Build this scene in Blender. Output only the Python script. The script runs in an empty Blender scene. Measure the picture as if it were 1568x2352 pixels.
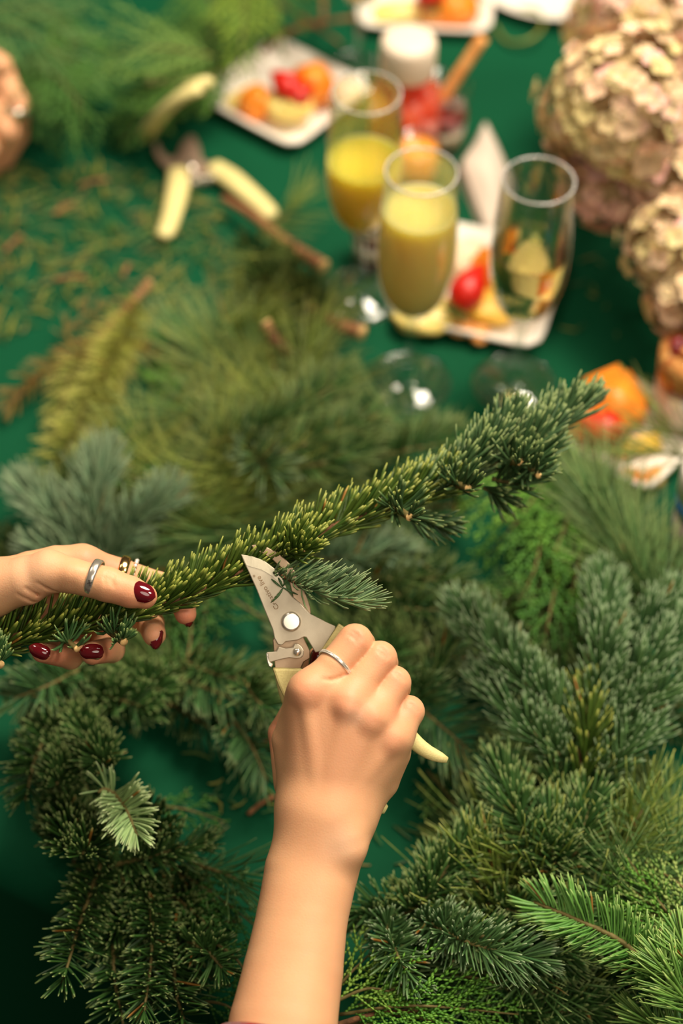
import bpy, bmesh, math, random
import numpy as np
from mathutils import Vector, Matrix

# ------------------------------------------------------------------ camera, light, exposure
SC = bpy.context.scene
COL = SC.collection
TZ = 0.75                     # table height
CAMZ = TZ + 1.10
FPX = 4500.0                  # focal length in pixels of the 1568x2352 frame
ROT = (Matrix.Rotation(math.radians(40.0), 3, 'X') @ Matrix.Rotation(math.radians(1.5), 3, 'Z'))
CAMPOS = Vector((0.0, 0.0, CAMZ))
cam_d = bpy.data.cameras.new('camera')
cam = bpy.data.objects.new('camera', cam_d)
COL.objects.link(cam)
cam.matrix_world = Matrix.Translation(CAMPOS) @ ROT.to_4x4()
cam_d.sensor_fit = 'VERTICAL'
cam_d.sensor_height = 36.0
cam_d.sensor_width = 24.0
cam_d.lens = 36.0 * FPX / 2352.0
cam_d.clip_start = 0.02
cam_d.dof.use_dof = True
cam_d.dof.focus_distance = 1.09
cam_d.dof.aperture_fstop = 3.0
SC.camera = cam

SC.view_settings.view_transform = 'Standard'
SC.view_settings.look = 'None'
SC.view_settings.gamma = 1.0
SC.view_settings.use_curve_mapping = False
SC.view_settings.exposure = 0.0

world = bpy.data.worlds.new('world')
SC.world = world
world.use_nodes = True
bg = world.node_tree.nodes['Background']
bg.inputs[0].default_value = (1.0, 0.80, 0.58, 1)
bg.inputs[1].default_value = 0.07


def area(name, loc, target, size, power, color):
    l = bpy.data.lights.new(name, 'AREA')
    l.shape = 'RECTANGLE' if isinstance(size, tuple) else 'DISK'
    if isinstance(size, tuple):
        l.size, l.size_y = size
    else:
        l.size = size
    l.energy = power
    l.color = color
    o = bpy.data.objects.new(name, l)
    COL.objects.link(o)
    o.location = loc
    o.rotation_euler = (Vector(target) - Vector(loc)).to_track_quat('-Z', 'Y').to_euler()
    return o


area('ceiling_or_fill_light', (0.46, 1.42, 2.45), (0.12, 1.0, TZ), 0.75, 49, (1.0, 0.86, 0.70))
area('ceiling_or_fill_light', (1.3, 0.35, 2.9), (0.1, 0.75, TZ), 0.5, 22, (1.0, 0.86, 0.70))
area('ceiling_or_fill_light', (-1.0, 1.5, 3.0), (0.0, 1.1, TZ), 0.5, 13, (1.0, 0.85, 0.68))

area('ceiling_or_fill_light', (0.45, -0.70, 2.9), (0.1, 1.0, TZ), 1.4, 17, (1.0, 0.86, 0.70))  # added frontal fill behind the camera, standing in for ceiling bounce

# ------------------------------------------------------------------ geometry helpers
RNG = np.random.default_rng(7)
random.seed(7)
Rn = np.array(ROT)
Cn = np.array(CAMPOS)


def ray(px, py):
    """world direction of a picture point, scaled so that its length along the lens axis is 1"""
    return Rn @ np.array([(px - 784) / FPX, -(py - 1176) / FPX, -1.0])


def D(px, py, d):
    return Cn + ray(px, py) * d


def T(px, py, z=0.0):
    """world point at z metres above the table top"""
    r = ray(px, py)
    return Cn + r * ((TZ + z - CAMZ) / r[2])


def depth_of(p):
    return -(Rn.T @ (np.asarray(p) - Cn))[2]


def proj(p):
    q = Rn.T @ (np.asarray(p) - Cn)
    return 784 + FPX * q[0] / -q[2], 1176 - FPX * q[1] / -q[2]


def cdir(v):
    """camera-space direction (x right, y up, z toward the viewer) -> world"""
    v = Rn @ np.array(v, float)
    return v / np.linalg.norm(v)


def unit(v):
    v = np.asarray(v, float)
    return v / (np.linalg.norm(v, axis=-1, keepdims=True) + 1e-12)


def spline(P, n):
    """Catmull-Rom through P resampled to n evenly spaced points"""
    P = np.asarray(P, float)
    if len(P) == 2:
        return P[0] + (P[1] - P[0]) * np.linspace(0, 1, n)[:, None]
    Q = np.vstack([2 * P[0] - P[1], P, 2 * P[-1] - P[-2]])
    out = []
    for i in range(1, len(Q) - 2):
        t = np.linspace(0, 1, 12, endpoint=False)[:, None]
        a, b, c, d = Q[i - 1], Q[i], Q[i + 1], Q[i + 2]
        out.append(0.5 * (2 * b + (c - a) * t + (2 * a - 5 * b + 4 * c - d) * t ** 2 + (3 * b - a - 3 * c + d) * t ** 3))
    out.append(P[-1][None])
    X = np.vstack(out)
    s = np.concatenate([[0], np.cumsum(np.linalg.norm(np.diff(X, axis=0), axis=1))])
    u = np.linspace(0, s[-1], n)
    return np.stack([np.interp(u, s, X[:, k]) for k in range(X.shape[1])], 1)


def plen(X):
    return float(np.linalg.norm(np.diff(X, axis=0), axis=1).sum())


TRIS = [0]


def mk(name, V, quads=None, tris=None, mat=None, parent=None, col=None, smooth=True, mats=None, fmat=None):
    """arrays -> ONE mesh object"""
    me = bpy.data.meshes.new(name)
    V = np.asarray(V, np.float32)
    me.vertices.add(len(V))
    me.vertices.foreach_set('co', V.ravel())
    nq = 0 if quads is None else len(quads)
    nt = 0 if tris is None else len(tris)
    idx = []
    if nq:
        idx.append(np.asarray(quads, np.int32).ravel())
    if nt:
        idx.append(np.asarray(tris, np.int32).ravel())
    idx = np.concatenate(idx)
    me.loops.add(len(idx))
    me.loops.foreach_set('vertex_index', idx)
    me.polygons.add(nq + nt)
    starts = np.concatenate([np.arange(nq) * 4, nq * 4 + np.arange(nt) * 3]).astype(np.int32)
    me.polygons.foreach_set('loop_start', starts)
    me.polygons.foreach_set('use_smooth', np.full(nq + nt, smooth, bool))
    if fmat is not None:
        me.polygons.foreach_set('material_index', np.asarray(fmat, np.int32))
    me.update(calc_edges=True)
    me.validate()
    if col is not None:
        a = me.color_attributes.new('tint', 'FLOAT_COLOR', 'POINT')
        c = np.ones((len(V), 4), np.float32)
        c[:, :3] = col
        a.data.foreach_set('color', c.ravel())
    if mats:
        for m in mats:
            me.materials.append(m)
    elif mat:
        me.materials.append(mat)
    TRIS[0] += nq * 2 + nt
    o = bpy.data.objects.new(name, me)
    COL.objects.link(o)
    if parent is not None:
        o.parent = parent
        o.matrix_parent_inverse = parent.matrix_world.inverted() if parent.type != 'EMPTY' else Matrix.Translation(-Vector(parent.location))
    return o


def bmobj(name, bm, mat, parent=None, smooth=False):
    me = bpy.data.meshes.new(name)
    bm.to_mesh(me)
    bm.free()
    for p in me.polygons:
        p.use_smooth = smooth
    if isinstance(mat, (list, tuple)):
        for m in mat:
            me.materials.append(m)
    else:
        me.materials.append(mat)
    TRIS[0] += len(me.loops) - 2 * len(me.polygons)
    o = bpy.data.objects.new(name, me)
    COL.objects.link(o)
    if parent is not None:
        o.parent = parent
        o.matrix_parent_inverse = Matrix.Translation(-Vector(parent.location)) if parent.type == 'EMPTY' else parent.matrix_world.inverted()
    return o


def tag(o, label=None, cat=None, group=None, kind=None):
    if label: o['label'] = label
    if cat: o['category'] = cat
    if group: o['group'] = group
    if kind: o['kind'] = kind
    return o


def thing(name, loc, label, cat, group=None):
    o = bpy.data.objects.new(name, None)
    COL.objects.link(o)
    o.location = loc
    o.empty_display_size = 0.02
    return tag(o, label, cat, group)


def tube(X, R, sides=10, flat=1.0, up=None, cap=True):
    """swept tube: path X (n,3), radii R (n,), flat = thickness / width; returns verts, quads, tris"""
    X = np.asarray(X, float)
    n = len(X)
    R = np.broadcast_to(np.asarray(R, float), (n,))
    Tn = unit(np.gradient(X, axis=0))
    U0 = np.array([0, 0, 1.0]) if up is None else np.asarray(up, float)
    if abs(np.dot(U0 / np.linalg.norm(U0), Tn[0])) > 0.95 and up is None:
        U0 = np.array([1.0, 0, 0])
    S = unit(np.cross(Tn, U0))
    U = np.cross(S, Tn)
    a = np.linspace(0, 2 * math.pi, sides, endpoint=False)
    V = X[:, None, :] + R[:, None, None] * (np.cos(a)[None, :, None] * S[:, None, :] + flat * np.sin(a)[None, :, None] * U[:, None, :])
    V = V.reshape(-1, 3)
    i = np.arange(n - 1)[:, None] * sides
    j = np.arange(sides)[None, :]
    j2 = (j + 1) % sides
    Q = np.stack([i + j, i + j2, i + sides + j2, i + sides + j], -1).reshape(-1, 4)
    tr = np.zeros((0, 3), int)
    if cap:
        V = np.vstack([V, X[:1], X[-1:]])
        c0, c1 = n * sides, n * sides + 1
        jj = np.arange(sides)
        tr = np.vstack([np.stack([np.full(sides, c0), (jj + 1) % sides, jj], 1),
                        np.stack([np.full(sides, c1), (n - 1) * sides + jj, (n - 1) * sides + (jj + 1) % sides], 1)])
    return V, Q, tr


def tubeobj(name, X, R, mat, parent=None, sides=10, flat=1.0, up=None, smooth=True):
    V, Q, t = tube(X, R, sides, flat, up)
    return mk(name, V, Q, t, mat, parent, smooth=smooth)


def lathe(name, prof, mat, parent=None, loc=(0, 0, 0), seg=48, axis=None, closed=False):
    """profile [(r, z)] turned about the vertical axis through loc (or about `axis`)"""
    P = np.asarray(prof, float)
    a = np.linspace(0, 2 * math.pi, seg, endpoint=False)
    V = np.stack([P[:, None, 0] * np.cos(a), P[:, None, 0] * np.sin(a), np.broadcast_to(P[:, None, 1], (len(P), seg))], -1).reshape(-1, 3)
    if axis is not None:
        q = Vector((0, 0, 1)).rotation_difference(Vector(axis)).to_matrix()
        V = V @ np.array(q).T
    V = V + np.asarray(loc)
    n = len(P)
    k = n if closed else n - 1
    i = np.arange(k)[:, None]
    j = np.arange(seg)[None, :]
    i2 = (i + 1) % n
    j2 = (j + 1) % seg
    Q = np.stack([i * seg + j, i * seg + j2, i2 * seg + j2, i2 * seg + j], -1).reshape(-1, 4)
    tr = None
    if not closed:
        caps = []
        Vx = [V]
        for row, flip in ((0, True), (n - 1, False)):
            if P[row, 0] > 1e-6:
                continue
        tr = np.zeros((0, 3), int)
    o = mk(name, V, Q, None, mat, parent)
    bm = bmesh.new()
    bm.from_mesh(o.data)
    bmesh.ops.remove_doubles(bm, verts=bm.verts, dist=1e-6)
    bmesh.ops.recalc_face_normals(bm, faces=bm.faces)
    bm.to_mesh(o.data)
    bm.free()
    return o


def prism(name, poly, d0, d1, mat, parent=None, bevel=0.0004):
    """a plate standing square to the lens axis: outline in picture points, between depths d0 < d1"""
    bm = bmesh.new()
    dm = 0.5 * (d0 + d1)
    q = [np.array([(x - 784) / FPX * dm, -(y - 1176) / FPX * dm]) for x, y in poly]
    vs = [bm.verts.new(Cn + Rn @ np.array([a[0], a[1], -d1])) for a in q]
    f = bm.faces.new(vs)
    r = bmesh.ops.extrude_face_region(bm, geom=[f])
    sh = Rn @ np.array([0, 0, d1 - d0])
    for v in [g for g in r['geom'] if isinstance(g, bmesh.types.BMVert)]:
        v.co += Vector(sh)
    bmesh.ops.recalc_face_normals(bm, faces=bm.faces)
    o = bmobj(name, bm, mat, parent, smooth=False)
    if bevel:
        m = o.modifiers.new('bevel', 'BEVEL')
        m.width = bevel
        m.segments = 2
        m.limit_method = 'ANGLE'
    return o


# ------------------------------------------------------------------ materials
def mat(name, color=(0.8, 0.8, 0.8), rough=0.5, metal=0.0, trans=0.0, ior=1.45, sss=0.0, spec=0.5, attr=False,
        noise=None, bump=None, coat=0.0):
    m = bpy.data.materials.new(name)
    m.use_nodes = True
    nt = m.node_tree
    b = nt.nodes['Principled BSDF']
    b.inputs['Base Color'].default_value = (*color, 1)
    b.inputs['Roughness'].default_value = rough
    b.inputs['Metallic'].default_value = metal
    b.inputs['Transmission Weight'].default_value = trans
    b.inputs['IOR'].default_value = ior
    b.inputs['Specular IOR Level'].default_value = spec
    b.inputs['Coat Weight'].default_value = coat
    if sss:
        b.inputs['Subsurface Weight'].default_value = sss
        b.inputs['Subsurface Radius'].default_value = (0.008, 0.003, 0.0015)
        b.inputs['Subsurface Scale'].default_value = 0.5
    src = None
    if attr:
        a = nt.nodes.new('ShaderNodeAttribute')
        a.attribute_name = 'tint'
        src = a.outputs['Color']
    if noise:
        sc, c2, fac = noise
        tc = nt.nodes.new('ShaderNodeTexCoord')
        nz = nt.nodes.new('ShaderNodeTexNoise')
        nz.inputs['Scale'].default_value = sc
        nz.inputs['Detail'].default_value = 5
        nt.links.new(tc.outputs['Object'], nz.inputs['Vector'])
        rmp = nt.nodes.new('ShaderNodeValToRGB')
        rmp.color_ramp.elements[0].position = 0.38
        rmp.color_ramp.elements[1].position = 0.64
        nt.links.new(nz.outputs['Fac'], rmp.inputs['Fac'])
        mul = nt.nodes.new('ShaderNodeMath')
        mul.operation = 'MULTIPLY'
        mul.inputs[1].default_value = fac
        nt.links.new(rmp.outputs['Color'], mul.inputs[0])
        mx = nt.nodes.new('ShaderNodeMix')
        mx.data_type = 'RGBA'
        nt.links.new(mul.outputs[0], mx.inputs['Factor'])
        if src:
            nt.links.new(src, mx.inputs['A'])
        else:
            mx.inputs['A'].default_value = (*color, 1)
        mx.inputs['B'].default_value = (*c2, 1)
        src = mx.outputs['Result']
    if src:
        nt.links.new(src, b.inputs['Base Color'])
    if bump:
        sc, strength, dist = bump
        tc = nt.nodes.new('ShaderNodeTexCoord')
        nz = nt.nodes.new('ShaderNodeTexNoise')
        nz.inputs['Scale'].default_value = sc
        nz.inputs['Detail'].default_value = 6
        nt.links.new(tc.outputs['Object'], nz.inputs['Vector'])
        bp = nt.nodes.new('ShaderNodeBump')
        bp.inputs['Strength'].default_value = strength
        bp.inputs['Distance'].default_value = dist
        nt.links.new(nz.outputs['Fac'], bp.inputs['Height'])
        nt.links.new(bp.outputs['Normal'], b.inputs['Normal'])
    return m


def srgb(r, g, b):
    f = lambda c: (c / 255 / 12.92) if c / 255 <= 0.04045 else ((c / 255 + 0.055) / 1.055) ** 2.4
    return (f(r), f(g), f(b))


M_NEEDLE = mat('needle', attr=True, rough=0.42, spec=0.45)
M_BARK = mat('bark', srgb(92, 62, 38), rough=0.85, noise=(300, srgb(140, 95, 60), 0.8), bump=(500, 0.6, 0.001))
M_BARKLIGHT = mat('bark_light', srgb(128, 82, 50), rough=0.8, noise=(200, srgb(160, 112, 72), 0.8), bump=(400, 0.5, 0.001))
M_GREENSTEM = mat('green_stem', srgb(96, 84, 40), rough=0.7, noise=(300, srgb(120, 110, 60), 0.7))
M_CUT = mat('cut_wood', srgb(235, 190, 120), rough=0.8, noise=(900, srgb(250, 215, 150), 0.8))
M_SKIN = mat('skin', attr=True, rough=0.47, sss=0.35, spec=0.38, noise=(38, srgb(214, 150, 112), 0.30), bump=(1100, 0.22, 0.0007))
M_NAIL = mat('nail_polish', srgb(96, 8, 20), rough=0.10, spec=0.6, coat=1.0)
M_SILVER = mat('silver', srgb(232, 226, 212), rough=0.24, metal=.85)
M_GOLD = mat('gold', srgb(232, 196, 128), rough=0.16, metal=1.0)
M_GEM = mat('gem', srgb(244, 238, 224), rough=0.15, metal=0.3, coat=1.0)
M_STEEL = mat('steel', srgb(206, 196, 172), rough=0.40, metal=0.55, noise=(60, srgb(172, 160, 138), 0.6), bump=(1500, 0.05, 0.0004))
M_CHROME = mat('chrome', srgb(240, 234, 218), rough=0.2, metal=.8)
M_DULLSTEEL = mat('dull_steel', srgb(176, 150, 128), rough=0.5, metal=0.7)
M_ETCH = mat('etched_print', srgb(140, 112, 78), rough=0.7)
M_HANDLE = mat('cream_yellow_plastic', srgb(232, 220, 150), rough=0.42, noise=(900, srgb(212, 196, 128), 0.5), bump=(1200, 0.2, 0.0005))
M_CLOTH = mat('green_tablecloth', srgb(4, 72, 44), rough=0.75, spec=0.14, noise=(900, srgb(7, 80, 50), 0.6), bump=(1400, 0.25, 0.0008))
M_CARPET = mat('carpet', srgb(48, 8, 8), rough=0.95, noise=(9, srgb(20, 10, 8), 1.0), bump=(300, 0.5, 0.003))
M_WOOD = mat('table_wood', srgb(90, 60, 40), rough=0.6)
M_PORC = mat('white_porcelain', srgb(244, 238, 224), rough=0.18, spec=0.5)
M_PAPER = mat('napkin_cloth', srgb(222, 208, 190), rough=0.9, bump=(700, 0.3, 0.0006))


def thin_glass():
    """thin-walled glass: straight-through light plus a mirror coat that grows toward the edge"""
    m = bpy.data.materials.new('clear_glass')
    m.use_nodes = True
    nt = m.node_tree
    nt.nodes.remove(nt.nodes['Principled BSDF'])
    out = nt.nodes['Material Output']
    tr = nt.nodes.new('ShaderNodeBsdfTransparent')
    tr.inputs[0].default_value = (.965, .975, .96, 1)
    gl = nt.nodes.new('ShaderNodeBsdfGlossy')
    gl.inputs['Color'].default_value = (1, 1, 1, 1)
    gl.inputs['Roughness'].default_value = .03
    lw = nt.nodes.new('ShaderNodeLayerWeight')
    lw.inputs['Blend'].default_value = .22
    mp = nt.nodes.new('ShaderNodeMapRange')
    mp.inputs['To Min'].default_value = .05
    mp.inputs['To Max'].default_value = .60
    nt.links.new(lw.outputs['Facing'], mp.inputs['Value'])
    mx = nt.nodes.new('ShaderNodeMixShader')
    nt.links.new(mp.outputs['Result'], mx.inputs[0])
    nt.links.new(tr.outputs[0], mx.inputs[1])
    nt.links.new(gl.outputs[0], mx.inputs[2])
    nt.links.new(mx.outputs[0], out.inputs[0])
    return m


M_GLASS = thin_glass()

# ------------------------------------------------------------------ the setting: floor, table, cloth
bm = bmesh.new()
bmesh.ops.create_grid(bm, x_segments=2, y_segments=2, size=3.2)
fl = bmobj('floor', bm, M_CARPET)
fl.location = (0, 1.2, 0)
tag(fl, 'dark red patterned carpet below the table', kind='structure')


def weave_floor():
    nt = M_CARPET.node_tree
    b = nt.nodes['Principled BSDF']
    tc = nt.nodes.new('ShaderNodeTexCoord')
    vo = nt.nodes.new('ShaderNodeTexVoronoi')
    vo.inputs['Scale'].default_value = 14
    nt.links.new(tc.outputs['Object'], vo.inputs['Vector'])
    r = nt.nodes.new('ShaderNodeValToRGB')
    r.color_ramp.elements[0].color = (*srgb(86, 14, 14), 1)
    r.color_ramp.elements[0].position = 0.25
    r.color_ramp.elements[1].color = (*srgb(26, 8, 8), 1)
    r.color_ramp.elements[1].position = 0.42
    nt.links.new(vo.outputs['Distance'], r.inputs['Fac'])
    nt.links.new(r.outputs['Color'], b.inputs['Base Color'])


weave_floor()

E0, E1 = T(0, 1955), T(784, 2400)
ex = unit((E1 - E0) * np.array([1, 1, 0]))
ey = np.array([-ex[1], ex[0], 0.0])
TO = E0 - ex * 0.9


def cloth():
    L, W, dx = 2.6, 2.7, 0.022
    nx, ny = int(L / dx), int(W / dx)
    nd = 26
    u = np.linspace(0, L, nx)
    rows = []
    v = np.concatenate([np.full(nd, 0.0), np.linspace(0, W, ny)])
    drop = np.concatenate([np.linspace(0.24, 0.012, nd), np.zeros(ny)])
    U, V = np.meshgrid(u, v)
    DR = np.meshgrid(u, drop)[1]
    fold = np.sin(U * 19 + 1.3 * np.sin(U * 5)) * 0.5 + 0.5
    out = np.where(DR > 0, -0.012 - 0.05 * fold * (DR / 0.24) ** 0.8, 0)
    Z = np.where(DR > 0, -DR, 0.0)
    Z += np.where(DR > 0, 0, 0.0011 * np.sin(U * 7 + V * 3.1) + 0.0009 * np.sin(V * 11 - U * 4) + 0.0006 * np.sin(U * 23 + V * 17))
    P = TO[None, None] + ex * U[..., None] + ey * (V + out)[..., None]
    P[..., 2] = TZ - 0.0012 + Z
    n0, n1 = P.shape[:2]
    i = np.arange(n0 - 1)[:, None] * n1
    j = np.arange(n1 - 1)[None]
    Q = np.stack([i + j, i + j + 1, i + n1 + j + 1, i + n1 + j], -1).reshape(-1, 4)
    o = mk('tablecloth', P.reshape(-1, 3), Q, None, M_CLOTH)
    tag(o, 'dark green tablecloth covering the whole table under the greenery and glasses', 'tablecloth')
    m = o.modifiers.new('thickness', 'SOLIDIFY')
    m.thickness = 0.0008
    m.offset = -1


cloth()
tc_ = TO + ex * 1.3 + ey * 1.35
tb = thing('banquet_table', (tc_[0], tc_[1], 0), 'long table hidden under the dark green cloth', 'table')
Rz = Matrix.Rotation(math.atan2(ex[1], ex[0]), 4, 'Z')


def boxobj(name, c, s, m, parent, rot=None, bevel=0.0):
    bm = bmesh.new()
    bmesh.ops.create_cube(bm, size=1)
    bmesh.ops.scale(bm, vec=s, verts=bm.verts)
    if bevel:
        bmesh.ops.bevel(bm, geom=bm.edges[:], offset=bevel, segments=2, affect='EDGES')
    if rot is not None:
        bmesh.ops.transform(bm, matrix=rot, verts=bm.verts)
    bmesh.ops.translate(bm, vec=Vector(c), verts=bm.verts)
    return bmobj(name, bm, m, parent)


boxobj('tabletop', (tc_[0], tc_[1], TZ - 0.022), (2.58, 2.66, 0.034), M_WOOD, tb, Rz, 0.004)
for a_, b_ in ((-1, -1), (-1, 1), (1, -1), (1, 1)):
    q = tc_ + ex * 1.15 * a_ + ey * 1.2 * b_
    lathe('leg', [(0, 0), (0.025, 0), (0.025, TZ - 0.039), (0, TZ - 0.039)], M_WOOD, tb, (q[0], q[1], 0), 12)

# ------------------------------------------------------------------ evergreens: how needles, twigs and sprays grow
C_ = lambda *v: np.array(srgb(*v))
KIND = {
    # a = base colours (two mixed per needle), tip colour, L length, hw half width, dens needles per metre
    'noble':   dict(mode='brush', L=.021, hw=.00088, dens=2600, a=C_(38, 76, 34), b=C_(82, 120, 60), tip=C_(150, 165, 100), bend=.9),
    'blue':    dict(mode='brush', L=.022, hw=.00088, dens=3000, a=C_(56, 94, 52), b=C_(98, 134, 78), tip=C_(150, 168, 130), bend=.8),
    'frost':   dict(mode='brush', L=.022, hw=.00095, dens=3600, a=C_(84, 120, 88), b=C_(126, 156, 116), tip=C_(150, 168, 130), bend=.7),
    'dark':    dict(mode='brush', L=.021, hw=.00088, dens=2300, a=C_(24, 54, 22), b=C_(56, 92, 38), tip=C_(140, 158, 92), bend=.7),  # dark green fir, deepened further in colour to imitate black shadows
    'spread':  dict(mode='flat', L=.024, hw=.00090, dens=1900, a=C_(48, 88, 46), b=C_(82, 122, 68), tip=C_(150, 165, 110), bend=.25),
    'pale':    dict(mode='flat', L=.020, hw=.0010, dens=2300, a=C_(120, 152, 96), b=C_(160, 184, 124), tip=C_(190, 205, 150), bend=.3),
    'bright':  dict(mode='flat', L=.0215, hw=.0009, dens=2600, a=C_(74, 126, 52), b=C_(112, 160, 74), tip=C_(165, 190, 110), bend=.35),
    'spruce':  dict(mode='round', L=.0235, hw=.0008, dens=2500, a=C_(84, 132, 56), b=C_(128, 168, 80), tip=C_(170, 190, 110), bend=.3),
    'olive':   dict(mode='held', L=.0225, hw=.00115, dens=2500, a=C_(40, 70, 20), b=C_(88, 112, 40), tip=C_(168, 172, 74), bend=.35),
    'pine':    dict(mode='pine', L=.062, hw=.00058, dens=1500, a=C_(92, 120, 44), b=C_(132, 152, 70), tip=C_(170, 172, 88), bend=.3),
    'pinegrn': dict(mode='pine', L=.060, hw=.00056, dens=1500, a=C_(66, 108, 52), b=C_(108, 144, 84), tip=C_(150, 165, 100), bend=.3),
    'yellow':  dict(mode='round', L=.022, hw=.0008, dens=1500, a=C_(148, 158, 62), b=C_(184, 188, 96), tip=C_(190, 180, 100), bend=.3),
    'rust':    dict(mode='round', L=.013, hw=.0008, dens=900, a=C_(120, 116, 48), b=C_(150, 112, 50), tip=C_(180, 140, 70), bend=.2),
}
UPV = unit(np.array([0.0, -0.32, 1.0]))


def needle_arrays(X, k, up=UPV, lod=1, Lmul=1.0, dmul=1.0, seed=0, sweep=None, start=0.02, rad=0.0012):
    """needles along path X. Returns verts, quads, colours"""
    K = KIND[k]
    g = np.random.default_rng(seed)
    ln = plen(X)
    n = max(8, int(ln * K['dens'] * dmul * (1.0 if lod else 0.72)))
    s = np.sort(g.uniform(start, 1.0, n))
    u = np.linspace(0, 1, len(X))
    P0 = np.stack([np.interp(s, u, X[:, c]) for c in range(3)], 1)
    Tg = unit(np.gradient(X, axis=0))
    Tn = unit(np.stack([np.interp(s, u, Tg[:, c]) for c in range(3)], 1))
    up = unit(up)
    S = unit(np.cross(Tn, up))
    U = np.cross(S, Tn)
    mode = K['mode']
    tipf = np.clip((s - (1 - min(0.5, 0.016 / ln))) / min(0.5, 0.016 / ln), 0, 1)      # 0 .. 1 over the last centimetre and a half
    if mode == 'brush':
        ph = g.uniform(-2.2, 2.2, n)
        al = g.normal(1.0, .13, n)
        bendv, fwd = U, .35
    elif mode == 'held':
        ph = g.uniform(-3.14, 3.14, n)
        al = g.normal(.78, .16, n)
        bendv, fwd = U, .25
    elif mode == 'flat':
        sgn = g.choice([-1, 1], n)
        ph = sgn * g.normal(1.25, .30, n)
        al = g.normal(1.05, .10, n)
        bendv, fwd = U, .4
    elif mode == 'round':
        ph = g.uniform(-3.14, 3.14, n)
        al = g.normal(.95, .14, n)
        bendv, fwd = U, .25
    else:
        ph = g.uniform(-2.8, 2.8, n)
        al = g.normal(.52, .16, n)
        bendv, fwd = U, -.1
    al = al * (1 - .72 * tipf) + .05
    rd = np.cos(ph)[:, None] * U + np.sin(ph)[:, None] * S
    d = unit(np.cos(al)[:, None] * Tn + np.sin(al)[:, None] * rd)
    bend = K['bend'] * g.uniform(.5, 1.4, n)[:, None]
    if sweep is not None:
        sweep = np.asarray(sweep, float)
        bendv = bendv + sweep
        d = unit(d + sweep * .75)
    de = unit(d + bend * bendv + fwd * Tn + g.normal(0, .10, (n, 3)))
    L = (K['L'] * Lmul * g.normal(1, .11, n) * (1 - .30 * tipf) * (.72 + .28 * np.clip(s / .12, 0, 1)))[:, None]
    w = unit(np.cross(d, rd) + 1e-6)
    if mode == 'brush':
        w = unit(w + .5 * g.normal(0, 1, (n, 3)))
    hw = (K['hw'] * g.normal(1, .1, n))[:, None]
    t_ = unit(np.cross(d, w)) * hw * .68
    w = unit(np.cross(t_, d)) * hw
    P0 = P0 + rd * rad * .6
    ts, ws = ([0, .3, .80, 1.0], [.6, 1.0, 1.0, .42]) if lod else ([0, .45, 1.0], [.6, 1.05, .4])
    corners = [w, t_, -w, -t_] if lod else [w, t_ * 1.4 - w * .2, -w]
    nc = len(corners)
    R = []
    for t, wm in zip(ts, ws):
        c = P0 + L * (d * t + (de - d) * t * t * .5)
        for q in corners:
            R.append(c + q * wm)
    V = np.stack(R, 1)
    V[..., 2] = np.maximum(V[..., 2], TZ + .0005)          # nothing pokes through the cloth
    m = V.shape[1]
    base = (np.arange(n) * m)[:, None]
    q = []
    for r in range(len(ts) - 1):
        for c in range(nc):
            c2 = (c + 1) % nc
            q.append([r * nc + c, r * nc + c2, (r + 1) * nc + c2, (r + 1) * nc + c])
    if lod:
        r = (len(ts) - 1) * nc
        q.append([r, r + 1, r + 2, r + 3])
    q = np.array(q)
    Q = (base[:, :, None] + q[None]).reshape(-1, 4)
    mixf = g.beta(1.6, 1.6, n)[:, None]
    cb = (K['a'] * (1 - mixf) + K['b'] * mixf) * g.normal(1, .08, n)[:, None]
    odd = g.random(n) < .006
    cb[odd] = C_(150, 104, 44)
    cols = []
    for t in ts:
        f = .75 * max(0, (t - .9) / .1) if t > .9 else 0
        cols.append(cb * (1 - f) + K['tip'] * f)
    cc = np.repeat(np.stack(cols, 1), nc, axis=1)
    return V.reshape(-1, 3), Q, np.clip(cc.reshape(-1, 3), 0.002, 1)


_seed = [100]


def path3(pts, n=None):
    P = np.array([T(p[0], p[1], p[2] / 1000.0) if len(p) == 3 else D(p[0], p[1], p[3]) for p in pts])
    return spline(P, n or 18)


def twig(parent, kind, pts, lod=1, Lmul=1.0, dmul=1.0, up=UPV, name='twig', rad=.0016, sweep=None, bark=None, X=None, cut=False, start=.02):
    """a twig: its woody stem is the part, its needles the sub-part"""
    _seed[0] += 1
    if X is None:
        X = path3(pts)
    tp = np.linspace(1, .45, len(X)) * rad
    st = tubeobj(name, X, tp, bark or M_GREENSTEM, parent, sides=7 if lod else 5)
    V, Q, c = needle_arrays(X, kind, up, lod, Lmul, dmul, _seed[0], sweep, start, rad)
    tag(mk('needles', V, Q, None, M_NEEDLE, st, c), kind='stuff')
    if cut:
        d0 = unit(X[0] - X[1])
        tubeobj('cut_end', np.array([X[0] - d0 * .0005, X[0] + d0 * .0006]), rad * 1.02, M_CUT, st, sides=10)
    return st


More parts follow.
